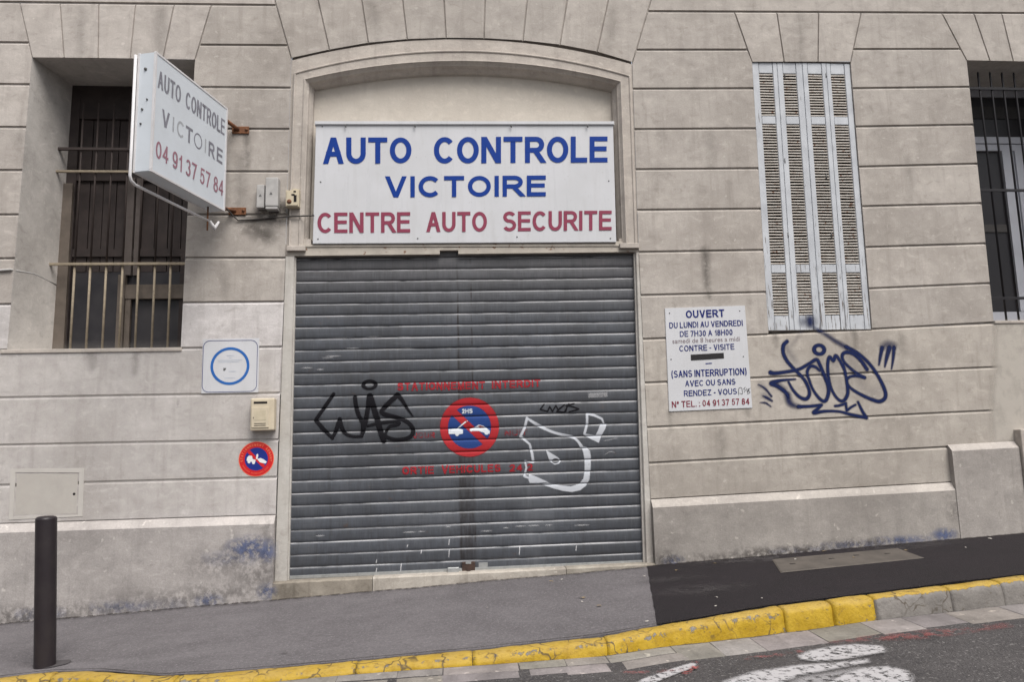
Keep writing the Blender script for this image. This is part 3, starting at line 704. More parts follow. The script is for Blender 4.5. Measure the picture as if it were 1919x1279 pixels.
red = [f_stroke([onroad(*q)+(r,) for q, r in (((1560,1209),.01),((1640,1200),.03),((1700,1196),.05),((1790,1187),.04),((1890,1176),.018))], .09, amp=.45),
       f_stroke([onroad(*q)+(r,) for q, r in (((1285,1268),.012),((1301,1258),.014),((1303,1247),.012))], .02),
       f_stroke([onroad(*q)+(r,) for q, r in (((1172,1266),.012),((1200,1266),.012),((1286,1262),.008))], .03, amp=.6),
       f_stroke([onroad(*q)+(r,) for q, r in (((1400,1240),.01),((1460,1232),.018),((1500,1226),.01))], .04, amp=.55)]
decal('paint_streak', 'road_red', road_o, red, .011, lambda X, Y: [(x, y, z+.004) for x, y, z in road_place(X, Y)])

# ================================================================== BUILDING
B = empty('building', (0, 0, 0), 'old pale stone building with rusticated front, garage arch, louvred shutters and barred windows', 'building')
ROWS = [
 [(-3.89,5.139),(-1.56,5.17),(1.89,5.196),(5.66,5.27)],
 [(-3.86,4.759),(-3.65,4.764),(-2.16,4.775),(-1.44,4.785),(1.77,4.807),(2.8,4.828),(3.87,4.855),(4.93,4.879)],
 [(-3.84,4.377),(-3.61,4.379),(-2.13,4.377),(-1.41,4.382),(1.73,4.421),(2.83,4.443),(3.83,4.458),(4.98,4.491)],
 [(-3.81,3.989),(-3.62,3.99),(-1.74,3.992),(-1.41,3.996),(1.73,4.028),(2.83,4.048),(3.83,4.076),(4.97,4.109)],
 [(-3.79,3.604),(-3.63,3.605),(-1.92,3.602),(-1.42,3.605),(1.72,3.644),(2.83,3.661),(3.83,3.682),(4.98,3.719)],
 [(-3.76,3.214),(-1.42,3.216),(1.72,3.261),(2.82,3.274),(3.83,3.299),(4.97,3.331)],
 [(-3.7,2.835),(-2.23,2.833),(-1.41,2.831),(1.7,2.871),(2.82,2.886),(3.83,2.91),(4.98,2.942)],
 [(-3.7,2.445),(-2.24,2.445),(-1.44,2.446),(1.7,2.477),(2.83,2.497),(3.82,2.522),(4.97,2.563)],
 [(-3.7,2.062),(-2.25,2.057),(-1.45,2.057),(1.7,2.083),(2.83,2.11),(3.81,2.146),(4.98,2.195)],
 [(-3.66,1.672),(-1.44,1.667),(1.7,1.696),(5.22,1.792)],
 [(-3.64,1.289),(-1.45,1.278),(1.7,1.309),(5.17,1.398)],
 [(-2.95,0.971),(-1.45,0.971),(1.69,1.003),(4.42,1.075)],
 [(-3.6,0.66),(-1.45,0.661),(1.68,0.692),(4.38,0.76)]]
def zr(i, x):
    if i < 0: return zr(0, x)+.39*(-i)
    r = ROWS[i]
    if x <= r[0][0]: return r[0][1]+.006*(x-r[0][0])
    if x >= r[-1][0]: return r[-1][1]+.018*(x-r[-1][0])
    return float(np.interp(x, [q[0] for q in r], [q[1] for q in r]))
WB = MB()
JD = 0.015
def block(poly, kinds, tint):
    """poly CCW seen from the front (x right, z up); kinds per edge i->i+1: 'b' joint under the stone, 't' joint on its top edge, 's' upright joint, 'o' opening edge"""
    n = len(poly); ins = {'b': .0100, 't': .0215, 's': .007, 'o': 0.0}
    def off(dist):
        out = []
        lines = []
        for i in range(n):
            a, b = np.array(poly[i]), np.array(poly[(i+1) % n]); d = (b-a)/np.linalg.norm(b-a); nn = np.array([-d[1], d[0]])
            lines.append((a+nn*dist[i], d))
        for i in range(n):
            (p, d), (q, e) = lines[i-1], lines[i]; cr = d[0]*e[1]-d[1]*e[0]
            if abs(cr) < 1e-4: out.append(q)
            else:
                t_ = ((q-p)[0]*e[1]-(q-p)[1]*e[0])/cr; out.append(p+d*t_)
        return out
    di = [ins[k] for k in kinds]
    fr = off(di); md = off([di[i] if kinds[i] == 'b' else ((.0030 if kinds[i] == 't' else di[i]*.45) if kinds[i] != 'o' else 0) for i in range(n)])
    vs = [(p[0], 0, p[1]) for p in fr]+[(p[0], JD if True else 0, p[1]) for p in md]+[(p[0], JD, p[1]) for p in poly]
    fs = [tuple(range(n))]
    for i in range(n):
        j = (i+1) % n
        if kinds[i] == 'o': continue
        fs.append((i, n+i, n+j, j)); fs.append((n+i, 2*n+i, 2*n+j, n+j))
    WB.add(vs, [f[::-1] if False else f for f in fs], tint)
def tnt(x, z):
    k = random.uniform(.94, 1.05)
    if x < -1.3 and z < 2.1: k *= 1.38; c = (k*.955, k*.99, k*1.065)
    elif x < -3.5: k *= 1.10; c = (k, k, k*1.01)
    elif x > 1.6 and z < 1.75: k *= .97; c = (k, k*.995, k*.975)
    else: c = (k, k, k)
    return c
def course(i, x0, x1, l='s', r='s', xl2=None, xr2=None, step=1.3, tin=None):
    """stone course between joint i (top) and i+1 (bottom)"""
    n = max(1, int(round((x1-x0)/step))); e = [x0+(x1-x0)*k/n for k in range(n+1)]
    tc_ = tin or tnt((x0+x1)/2, zr(i+1, x0))
    pts_b = [(x, zr(i+1, x)) for x in e]; pts_t = [(x, zr(i, x)) for x in e]
    if xl2 is not None: pts_t[0] = (xl2, zr(i, xl2))
    if xr2 is not None: pts_t[-1] = (xr2, zr(i, xr2))
    poly = pts_b+pts_t[::-1]
    kinds = ['b']*n+[r]+['t']*n+[l]
    block(poly, kinds, tc_)
LWl = lambda z: float(np.interp(z, [2.08, 4.63], [-3.632, -3.591])); LWr = lambda z: float(np.interp(z, [2.06, 4.63], [-2.25, -2.218]))
DL = lambda z: float(np.interp(z, [.13, .97, 2.83, 4.64], [-1.452, -1.444, -1.405, -1.386])); DR = lambda z: float(np.interp(z, [.15, 2.83, 4.66], [1.688, 1.690, 1.716]))
SWl = lambda z: float(np.interp(z, [2.14, 4.71], [2.832, 2.861])); SWr = lambda z: float(np.interp(z, [2.15, 4.73], [3.805, 3.831]))
RWl = lambda z: float(np.interp(z, [2.2, 4.76], [4.976, 5.002])); RWr = lambda z: 6.25
XL, XR = -9.0, 11.0
zt = {'LW': 4.632, 'SW': 4.722, 'RW': 4.762}
# courses -5..-1 above the view
for i in range(-5, -1): course(i, XL, XR)
# voussoirs: lists of (top px, bottom px)
vLW = [((37,5),(60,107)),((112.6,7),(120,107.5)),((185,8),(184,108)),((254,8),(244,109)),((326,10),(305,110)),((395,12),(365.4,111))]
vAR = [((515,0),(545.5,108)),((596,0),(617,92.5)),((678,0),(690,79.5)),((754.5,0),(763,72.8)),((832,0),(836,70.2)),((909,0),(907,71)),((988,0),(980,75.2)),((1063,0),(1049.5,83)),((1140,0),(1119,96)),((1220,0),(1185.6,116))]
vSW = [((1377,23),(1409,115.3)),((1456,23.5),(1469.6,115.2)),((1534,23.5),(1533,115)),((1614,23),(1594,114.8))]
def vous(vs, itop, tops=True):
    W_ = []
    for (a, b), (x, y) in vs:
        A, Bq = np.array(XZ(a, b)), np.array(XZ(x, y))
        d = (A-Bq)/(A-Bq)[1]
        zt_ = zr(itop, A[0]); tp = Bq+d*(zt_-Bq[1]); tp[1] = zr(itop, tp[0]); W_.append((tp, Bq))
    for (t0, b0), (t1, b1) in zip(W_[:-1], W_[1:]):
        block([tuple(b0), tuple(b1), tuple(t1), tuple(t0)], ['o', 's', 't', 's'], tnt(0, 5) if t0[0] > -2 else tnt(-3.6, 4.7))
    return W_
wl = vous(vLW, 0); wa = vous(vAR, -1); ws = vous(vSW, 0)
rw_top = [(4.80,5.24),(5.13,5.25),(5.42,5.26),(5.71,5.26),(6.05,5.27),(6.42,5.28)]
rw_bot = [5.002,5.24,5.48,5.74,5.99,6.25]
wr_ = [(np.array((a, zr(0, a))), np.array((b, zt['RW']))) for (a, _), b in zip(rw_top, rw_bot)]
for (t0, b0), (t1, b1) in zip(wr_[:-1], wr_[1:]): block([tuple(b0), tuple(b1), tuple(t1), tuple(t0)], ['o','s','t','s'], tnt(5, 5))
def xat(pair, z):
    t_, b_ = pair; return float(b_[0]+(t_[0]-b_[0])*(z-b_[1])/(t_[1]-b_[1]))
def skew(i, L0, R0):
    """course whose ends follow two functions of z"""
    zm, zt_ = zr(i+1, L0(5) if callable(L0) else L0), 0
    xl = L0 if not callable(L0) else L0(zr(i+1, L0(zr(i+1, 0)))); xl2 = L0 if not callable(L0) else L0(zr(i, xl))
    xr = R0 if not callable(R0) else R0(zr(i+1, R0(zr(i+1, 0)))); xr2 = R0 if not callable(R0) else R0(zr(i, xr))
    return xl, xr, xl2, xr2
def vl(pair): return lambda z: xat(pair, z)
# course -1: from far left to arch, arch to far right
def do(i, L0, R0, l='s', r='s', tin=None):
    xl, xr, xl2, xr2 = skew(i, L0, R0); course(i, xl, xr, l, r, xl2, xr2, 1.3, tin)
do(-1, XL, vl(wa[0])); do(-1, vl(wa[-1]), XR)
do(0, XL, vl(wl[0])); do(0, vl(wl[-1]), vl(wa[0])); do(0, vl(wa[-1]), vl(ws[0])); do(0, vl(ws[-1]), vl(wr_[0])); do(0, vl(wr_[-1]), XR)
def side(pair, edge, zsw): return lambda z: (xat(pair, z) if z > zsw else edge(z))
# course 1 meets the voussoir feet: five-sided stones
def mixed(i, L0, R0, Lp=None, Rp=None, zl=0, zrr=0):
    """L0/R0 opening edges; Lp/Rp skew voussoir edges above zl/zrr"""
    bl = (L0(zr(i+1, L0(4.5))), 0); bl = (bl[0], zr(i+1, bl[0])); br = R0(zr(i+1, R0(4.5))); br = (br, zr(i+1, br))
    poly = [bl, br]; kinds = ['b']
    if Rp is not None: poly.append((R0(zrr), zrr)); kinds.append('o'); x = xat(Rp, zr(i, R0(4.7)))
    else: x = R0(zr(i, R0(4.7)))
    poly.append((x, zr(i, x))); kinds.append('s' if Rp is not None else 'o')
    x = xat(Lp, zr(i, L0(4.7))) if Lp is not None else L0(zr(i, L0(4.7)))
    kinds.append('t'); poly.append((x, zr(i, x)))
    if Lp is not None: poly.append((L0(zl), zl)); kinds.append('s'); kinds.append('o')
    else: kinds.append('o')
    block(poly, kinds, tnt(bl[0]+.1, bl[1]))
cXL = lambda z: XL; cXR = lambda z: XR
zA0, zA1 = float(wa[0][1][1]), float(wa[-1][1][1])
mixed(1, cXL, LWl, None, wl[0], 0, zt['LW']); mixed(1, LWr, DL, wl[-1], wa[0], zt['LW'], zA0)
mixed(1, DR, SWl, wa[-1], ws[0], zA1, zt['SW']); mixed(1, SWr, RWl, ws[-1], wr_[0], zt['SW'], zt['RW']); mixed(1, RWr, cXR, wr_[-1], None, zt['RW'])
zLs = 2.058; zSs = 2.143; zRs = 2.205
for i in range(2, 8):
    for a, b in ((cXL, LWl), (LWr, DL), (DR, SWl), (SWr, RWl), (RWr, cXR)):
        mixed(i, a, b)
do(8, XL, DL)
# the right-hand courses 7/8 meet the window sills
do(8, DR, XR, l='o'); do(9, XL, DL, r='o'); do(9, DR, XR, l='o')
ta, tb_ = tnt(2, 1.2), tnt(2, .8)
do(10, DR, 4.43, 'o', 'o', ta); course(10, 4.43, XR, 'o', 'o', tin=ta); do(11, DR, 4.43, 'o', 'o', tb_); course(11, 4.43, XR, 'o', 'o', tin=tb_)
for i in (10, 11):
    ta = tnt(-3, 1.0); course(i, XL, -3.55, 'o', 'o', tin=ta); do(i, -2.955, DL, 'o', 'o', ta); course(i, -3.55, -2.955, 'o', 'o', tin=ta)
# block over/under meter cabinet
wall = WB.build('wall', 'wall_stone', B)
# a repainted paler stretch under the right-hand window is part of the stone itself
def flat_place(yoff): return lambda X, Z: np.stack([X, np.full(X.shape, yoff), Z], 1)
paint_mat('pale_limewash', (0.54,0.50,0.45,1), .25, 6, .5, .9)
decal('limewash_patch', 'pale_limewash', B, [f_poly([XZ(1866,607), XZ(1925,603), XZ(1925,828), XZ(1862,832), XZ(1858,760), XZ(1864,690)], .08, .75)], .02, flat_place(-.0015))
decal('limewash_patch', 'pale_limewash', B, [f_poly([XZ(-30,990), XZ(-30,660), XZ(338,654), XZ(520,652), XZ(520,960), XZ(200,975)], .15, .22)], .03, flat_place(-.0012))

# opening reveals
def reveal(name, pts_front, pts_back, y1, mat='moulding_stone', closed=True):
    mb = MB(); n = len(pts_front)
    vs = [(x, 0.0, z) for x, z in pts_front]+[(x, y1, z) for x, z in pts_back]
    fs = [(i, (i+1) % n, n+(i+1) % n, n+i) for i in range(n if closed else n-1)]
    mb.add(vs, fs); return mb.build(name, mat, B)
# ---------------------------------------------------------------- left barred window
fl = [(-3.632, zLs), (-2.25, zLs), (-2.218, 4.632), (-3.591, 4.632)]
ti = XZ(136, 160, .51)
bk = [(-3.52, zLs+.02), (-2.36, zLs+.02), (-2.34, ti[1]), (ti[0], ti[1])]
reveal('window_reveal', fl, bk, .51, 'reveal_stone')
W1 = MB(); W1.box(-3.68, -2.24, -.012, .03, zLs-.028, zLs+.004, bev=.006)
# slim sill lip in stone
sill = W1.build('sill', 'moulding_stone', B)
wL = MB(); y0 = .51
wL.box(-3.56, -3.42, y0, y0+.06, 2.06, 4.50); wL.box(-2.46, -2.30, y0, y0+.06, 2.06, 4.50); wL.box(-3.60, -2.28, y0+.004, y0+.06, 4.30, 4.78); wL.box(-3.62, -2.26, y0+.062, y0+.07, 2.0, 4.80)
win1 = wL.build('window', 'dark_wood', B); win1['label'] = 'tall old window with brown boards above and dark panes below'
fr = MB()
xs_ = [-3.42+.118*k for k in range(9)]
for k in range(8): fr.box(xs_[k]+.004, xs_[k+1]-.004, y0+.03+.003*(k % 2), y0+.06, 2.84, 4.30)
fr.box(-3.42, -2.46, y0+.012, y0+.03, 2.98, 3.05); fr.box(-3.42, -2.46, y0+.008, y0+.03, 3.70, 3.77)
fr.each('board', 'dark_wood', win1)
st = MB(); st.box(-2.97, -2.89, y0-.015, y0+.03, 2.80, 3.72); st.box(-2.875, -2.83, y0-.005, y0+.03, 2.80, 3.72)
st.each('stile', 'old_wood', win1)
lw = MB(); lw.box(-3.53, -3.43, y0-.03, y0-.002, 2.06, 3.66); lw.box(-2.99, -2.93, y0-.03, y0+.02, 2.05, 2.80); lw.box(-2.93, -2.30, y0-.02, y0+.02, 2.58, 2.71); lw.box(-2.925, -2.88, y0-.012, y0+.02, 2.05, 2.58)
lw.each('frame', 'beige_wood', win1)
gl = MB(); gl.box(-3.5, -2.3, y0+.035, y0+.05, 2.04, 2.84); gl.build('pane', 'dusty_glass', win1)
gr = empty('window_grille', (-2.9, .40, 2.06), None, None); gr.parent = B
def bar(mat, pts, r, par, nm='bar'):
    q = MB(); q.tube(pts, r, 8); return q.build(nm, mat, par)
yb = .40
tops = [115,182,250,320,388,458,525]
for k, tx in enumerate(tops):
    xt_, zt_ = XZ(90+.438*tx, 494, yb); xb_ = xt_
    bar('bar_beige', [(xb_, yb, 2.04), (xt_, yb, zt_)], .0105, gr)
    bar('bar_dark', [(xt_, yb, zt_), (xt_, yb, 4.40)], .009, gr)
def hbar(py, mat, y, th, x0=-3.66, x1=-2.2):
    z = XZ(230, py, y)[1]; q = MB(); q.box(x0, x1, y-.012, y+.012, z-th, z+th, bev=.003); q.build('rail', mat, gr)
hbar(495, 'bar_beige', yb-.015, .012); hbar(322, 'bar_beige', yb-.015, .010); hbar(280, 'bar_dark', yb-.01, .013)
cb = MB(); cb.tube([tuple(P(-40, 512, -.012)), tuple(P(0, 507, -.012)), tuple(P(20, 505.5, -.012)), (-3.622, .03, P(22,506)[2]), (-3.582, .22, P(22,506)[2]*.6+.4*P(118,536,.5)[2]+.03), (-3.523, .50, P(118,536,.5)[2])], .011, 8)
tag(cb.build('cable', 'grey_plastic'), 'grey cable running across the left edge of the wall into the barred window', 'cable')

# ---------------------------------------------------------------- louvred shutters
zT, zB = 4.712, 2.146
fs_ = [(2.832, zB-.003), (3.805, zB-.003), (3.831, 4.722), (2.861, 4.722)]
reveal('window_reveal', fs_, fs_, .16)
secs = [(XZ(1415,215.7)[1], XZ(1415,134.8)[1]), (XZ(1430,495.7)[1], XZ(1418,230.3)[1]), (XZ(1440,592)[1], XZ(1435,511)[1])]
fr_leaf = [(0, 122, 33, 100), (122, 245, 149, 213), (245, 362, 270, 339), (362, 480, 383, 451)]
wx = lambda f, z: (2.836+(2.864-2.836)*(z-zB)/(zT-zB)) + (f/480)*((3.802-2.836)+(3.828-3.802-.028)*(z-zB)/(zT-zB))
for li, (a, b, c, d) in enumerate(fr_leaf):
    mb = MB(); yo = .012+random.uniform(-.002, .003)
    def qd(f0, f1, z0, z1, y0=yo, y1=yo+.032):
        g = .0018
        vs = [(wx(f0, z0)+g, y0, z0), (wx(f1, z0)-g, y0, z0), (wx(f1, z1)-g, y0, z1), (wx(f0, z1)+g, y0, z1)]
        mb.prism([(v[0], v[2]) for v in vs], y0, y1, bev=.0025)
    qd(a, c, zB, zT); qd(d, b, zB, zT)
    zs_ = [zB]+[q for s_ in secs[::-1] for q in s_]+[zT]
    for z0, z1 in ((zB, secs[2][0]), (secs[2][1], secs[1][0]), (secs[1][1], secs[0][0]), (secs[0][1], zT)):
        qd(c, d, z0, z1, yo+.0025)
    lf = mb.build('shutter_leaf', 'shutter_paint', B)
    for (z0, z1) in secs:
        lv = MB()
        n = int(round((z1-z0)/.0272)); p = (z1-z0)/n
        for k in range(n):
            z = z0+p*(k+.5)+random.uniform(-.0012, .0012); ti_ = random.uniform(-.0015, .0015)
            xa, xb = wx(c, z)-.003, wx(d, z)+.003; t2 = .0050; yf, ybk = yo+.006+random.uniform(0, .003), yo+.050; up = .014
            lv.add([(xa, yf, z-t2+ti_), (xb, yf, z-t2-ti_), (xb, yf, z+t2-ti_), (xa, yf, z+t2+ti_), (xa, ybk, z-t2+up), (xb, ybk, z-t2+up), (xb, ybk, z+t2+up), (xa, ybk, z+t2+up)],
                   [(0,1,2,3),(3,2,6,7),(1,0,4,5),(0,3,7,4),(2,1,5,6)])
        lv.build('louvre', 'louvre_paint', lf)
bb_ = MB(); bb_.box(2.80, 3.86, .15, .165, zB-.02, 4.74); bb_.build('room_backing', 'dark_room', B)
# a few hinges and a latch
for (px, py) in ((1472,140),(1549,140),(1472,300),(1550,330),(1478,440),(1560,440)):
    x, z = XZ(px, py); q = MB(); q.tube([(x, .012, z-.022), (x, .012, z+.022)], .0045, 8); q.build('hinge', 'dark_grey', B)

# ---------------------------------------------------------------- right barred window
fR = [(4.976, zRs), (6.25, zRs), (6.25, zt['RW']), (5.002, zt['RW'])]
reveal('window_reveal', fR, fR, .62, 'reveal_stone')
yw = .54
win2 = MB()
def wz(py, y=yw): return XZ(1880, py, y)[1]
z_h0, z_h1 = wz(176), wz(166)-.0
win2.box(4.90, 6.30, yw+.016, yw+.05, wz(180), 4.80);
win2.box(4.96, 6.26, yw-.004, yw+.05, wz(269), wz(257)); win2.box(4.96, 6.26, yw+.006, yw+.05, wz(282), wz(270))
win2.box(4.96, 6.26, yw-.002, yw+.05, 2.19, wz(585))
xs0 = XZ(1880, 300, yw)[0]
win2.box(xs0, xs0+.085, yw+.003, yw+.05, wz(584), wz(282)); win2.box(xs0+.14, xs0+.225, yw+.003, yw+.05, wz(584), wz(282)); win2.box(xs0+.086, xs0+.139, yw+.02, yw+.05, wz(584), wz(282))
win2.box(6.14, 6.26, yw+.002, yw+.05, 2.2, 4.6)
win2 = win2.build('window', 'window_white', B); win2['label'] = 'white framed window with transom behind a black grille'
g2 = MB(); g2.box(4.90, 6.30, yw+.04, yw+.046, 2.2, 4.7); g2.build('pane', 'dark_glass', win2)
g3 = MB(); zz = wz(430); g3.box(4.95, xs0-.005, yw+.028, yw+.039, zz-.02, zz+.06); zz = wz(215); g3.box(4.95, 6.2, yw+.028, yw+.039, zz-.03, zz+.10); g3.each('reflection_band', 'reflection_grey', win2)  # grey strips painting the horizontal reflection bands of the dark glass
gr2 = empty('window_grille', (5.6, .05, 2.2), None, None); gr2.parent = B
yg = .12
x_first = XZ(1836, 167, yg)[0]; sp = (XZ(1903, 167, yg)[0]-x_first)/3
ztp = XZ(1850, 135, yg)[1]
for k in range(10):
    x = x_first+sp*k
    if x > 6.2: break
    bar('iron_black', [(x, yg, 2.225), (x, yg, ztp-.015), (x, yg, ztp)], [.0095, .0095, .006], gr2)
for py in (167, 357.5, 560):
    z = XZ(1860, py, yg)[1]; q = MB(); q.box(4.95, 6.30, yg-.016, yg-.004, z-.013, z+.013, bev=.002); q.build('rail', 'iron_black', gr2)
sl2 = MB(); sl2.box(4.98, 6.30, -.010, .10, zRs-.022, zRs+.004, bev=.004); sl2.build('sill', 'moulding_stone', B)

# ---------------------------------------------------------------- arch, moulding, tympanum
def circ3(a, b, c):
    ax, az, bx, bz, cx, cz = *a, *b, *c
    d = 2*(ax*(bz-cz)+bx*(cz-az)+cx*(az-bz))
    ux = ((ax*ax+az*az)*(bz-cz)+(bx*bx+bz*bz)*(cz-az)+(cx*cx+cz*cz)*(az-bz))/d
    uz = ((ax*ax+az*az)*(cx-bx)+(bx*bx+bz*bz)*(ax-cx)+(cx*cx+cz*cz)*(bx-ax))/d
    return ux, uz, math.hypot(ax-ux, az-uz)
def arc_pts(a, b, c, n=40):
    ux, uz, r = circ3(a, b, c); t0 = math.atan2(a[1]-uz, a[0]-ux); t1 = math.atan2(c[1]-uz, c[0]-ux)
    return [(ux+r*math.cos(t0+(t1-t0)*i/n), uz+r*math.sin(t0+(t1-t0)*i/n)) for i in range(n+1)]
def surround(off, n=40, z0=2.93):
    """outline of the moulded surround, moved inwards by off"""
    k = off/.135
    l = (-1.360+off, 4.518-off*.66); ap = (-.006, 4.760-1.10*off); r = (1.692-off, 4.541-off*.62)
    arc = arc_pts(l, ap, r, n)
    return [(-1.384+off*.97, z0)]+arc+[(1.672-off*.97, z0)]
# plain arch ring between voussoirs and moulding
a_out = arc_pts(XZ(545.5,110), XZ(836,70.4), XZ(1185.3,117.5)); c1 = surround(0.0)
mb = MB(); inn = arc_pts((-1.360, 4.518), (-.006, 4.760), (1.692, 4.541))
n = len(a_out)
vs = [(x, .009, z-.011) for x, z in a_out]+[(x, .009, z) for x, z in inn]+[(x, .05, z-.012) for x, z in a_out]+[(x, .05, z+.035) for x, z in a_out]+[(x, .014, z+.06) for x, z in a_out]
mb.add(vs, [(i, n+i, n+i+1, i+1) for i in range(n-1)]+[(2*n+i, i, i+1, 2*n+i+1) for i in range(n-1)]+[(3*n+i, 2*n+i, 2*n+i+1, 3*n+i+1) for i in range(n-1)]+[(4*n+i, 3*n+i, 3*n+i+1, 4*n+i+1) for i in range(n-1)])
mb.build('arch_ring', 'moulding_stone', B)
# jamb strips between wall edge and moulding
mb = MB()
mb.prism([(-1.405, 2.86), (-1.375, 2.86), (-1.356, 4.52), (-1.386, 4.66)], .010, .10); mb.prism([(1.668, 2.88), (1.692, 2.88), (1.718, 4.67), (1.688, 4.54)], .010, .10)
mb.each('jamb_strip', 'moulding_stone', B)
prof = [(0.0, .02), (.003, -.014), (.010, -.020), (.018, -.018), (.022, -.010), (.088, -.010), (.093, -.020), (.101, -.022), (.108, -.012), (.122, .006), (.130, .012), (.136, .045), (.160, .085), (.166, .16)]
paths = [[(x, y, z) for x, z in surround(o)] for o, y in prof]
mb = MB(); n = len(paths[0]); vs = [p for q in paths for p in q]
fs = [(k*n+i, (k+1)*n+i, (k+1)*n+i+1, k*n+i+1) for k in range(len(paths)-1) for i in range(n-1)]
mb.add(vs, fs); 
mb.box(-1.392, -1.235, -.026, .08, 2.885, 2.93, bev=.006); mb.box(1.515, 1.690, -.026, .08, 2.90, 2.945, bev=.006)
mo = mb.build('arch_moulding', 'moulding_stone', B, fix=True)
mb = MB(); tp = surround(.160); mb.add([(x, .125, z) for x, z in tp], [tuple(range(len(tp)))]); mb.build('tympanum', 'plaster', B)
# inner sides of the opening at board level
mb = MB(); mb.box(-1.28, -1.195, .020, .14, 2.90, 3.0); mb.box(1.52, 1.60, .020, .14, 2.91, 3.0); mb.each('jamb_block', 'moulding_stone', B)

# ---------------------------------------------------------------- lintel, frame, threshold
zl0 = lambda x: 2.848+(x+1.4)*.0085
mb = MB()
def lint(x0, x1, zb_off=0.0, zt_off=.10, y=.012):
    mb.add([(x0, y, zl0(x0)+zb_off), (x1, y, zl0(x1)+zb_off), (x1, y, zl0(x1)+zt_off), (x0, y, zl0(x0)+zt_off),
            (x0, .16, zl0(x0)+zb_off), (x1, .16, zl0(x1)+zb_off), (x1, .16, zl0(x1)+zt_off), (x0, .16, zl0(x0)+zt_off)],
           [(0,1,2,3),(4,0,3,7),(1,5,6,2),(3,2,6,7),(4,5,1,0)])
xn0, xn1 = XZ(824,470)[0], XZ(859,470)[0]
lint(-1.405, xn0); lint(xn1, 1.692); lint(xn0, xn1, .035)
mb.each('lintel', 'rusty_paint', B, fix=True)
mb = MB(); mb.box(-1.395, 1.685, .004, .011, 2.925, 2.945, bev=.002); mb.build('lintel_flange', 'rusty_paint', B)
mb = MB()
mb.prism([(-1.450, .10), (-1.350, .10), (-1.332, 2.845), (-1.405, 2.845)], .004, .11, bev=.004)
mb.prism([(1.628, .12), (1.690, .12), (1.690, 2.87), (1.664, 2.87)], .004, .11, bev=.004)
mb.prism([(-1.352, .12), (-1.340, .12), (-1.322, 2.84), (-1.333, 2.84)], .030, .11); mb.prism([(1.606, .12), (1.630, .12), (1.666, 2.87), (1.650, 2.87)], .030, .11)
mb.each('door_frame', 'frame_paint', B)
mb = MB()
for a, b, tc_, dz in ((-1.452, -.66, (.72,.68,.62), 0), (-.655, .93, (1.15,1.12,1.08), .003), (.935, 1.71, (.95,.92,.86), .006)):
    n_ = int((b-a)/.06); vs = []; 
    for i in range(n_+1):
        x = a+(b-a)*i/n_; zt_ = .136+.0105*(x+1.45)+dz*.3; j = .005*nz3(x, 1, 2, 7); e = .004*nz3(x, 5, 2, 15)
        vs += [(x, .14, zt_), (x, -.035+j, zt_+e), (x, -.052+j, zt_-.012+e), (x, -.058+j*2, -.08)]
    fs = [(i*4+k, i*4+k+1, (i+1)*4+k+1, (i+1)*4+k) for i in range(n_) for k in range(3)]+[(0,1,2,3), (n_*4+3, n_*4+2, n_*4+1, n_*4)]
    mb.add(vs, fs, tc_)
mb.build('threshold', 'threshold_stone', B, fix=True)

# ---------------------------------------------------------------- plinth
mb = MB()
def plinth(x0, x1, ztop, step=.25, y=-.05, h=.058, tint=(1,1,1), e0=False):
    n_ = max(1, int((x1-x0)/step)); vs = []
    for i in range(n_+1):
        x = x0+(x1-x0)*i/n_; z = ztop(x); j = .002*nz3(x, 3, 3, 4)
        vs += [(x, .02, z+.004), (x, -.002, z+.002), (x, y+.008, z-h+.008+j), (x, y, z-h-.004+j), (x, y-.002, -.9)]
    fs = [(i*5+k, i*5+k+1, (i+1)*5+k+1, (i+1)*5+k) for i in range(n_) for k in range(4)]+[(0,1,2,3,4), tuple(n_*5+k for k in (4,3,2,1,0))]
    mb.add(vs, fs, tint); w_ = tuple(q*1.28 for q in tint)   # paler tint on the weathering slope
    for i in range(n_):
        for k in (0, 1, 2): mb.c[len(mb.c)-len(fs)+i*4+k] = w_
plinth(XL, -1.449, lambda x: zr(12, x)-.002, tint=(1.12,1.12,1.14)); plinth(1.690, 4.405, lambda x: zr(12, x)-.002, tint=(1.0,.99,.97))
plinth(4.405, 5.035, lambda x: zr(11, 4.42)+.015+.025*(x-4.4), y=-.056, h=.05, tint=(1.05,1.04,1.03)); plinth(5.035, XR, lambda x: zr(11, 4.42)+.03, y=-.05, tint=(1.0,.99,.97))
mb.build('plinth', 'plinth_stone', B, fix=True)
mb = MB(); mb.box(5.045, 6.6, -.085, .02, -.2, 1.215, bev=.012); mb.box(5.09, 6.55, -.10, .02, -.2, 1.17, bev=.008); mb.build('stone_surround', 'moulding_stone', B)
# paint residue and grime low on the wall
PLY = -.0545
blu = []; gri = []
def rp(px, py): return XZ(px, py, PLY)
for (x, y, rx, ry, a) in ((470,1028,.20,.10,.62),(498,1035,.09,.09,.6),(440,1046,.22,.05,.35),(500,1110,.06,.05,.7),(390,1127,.07,.03,.75),(230,1138,.20,.028,.5),(75,1152,.14,.03,.5),(300,1136,.14,.03,.35)):
    c_ = rp(x, y); blu.append(f_ell(c_[0], c_[1], rx*.8, ry*.8, .08, amp=a))
for (x, y, rx, ry, a) in ((1262,1052,.08,.035,.6),(1690,1013,.26,.025,.65),(1770,1003,.12,.05,.6),(1600,1022,.3,.022,.45),(1500,1033,.3,.02,.3)):
    c_ = rp(x, y); blu.append(f_ell(c_[0], c_[1], rx*.8, ry*.9, .05, amp=a))
tag(decal('paint_residue', 'blue_residue', B, blu, .012, flat_place(PLY)), kind='stuff')
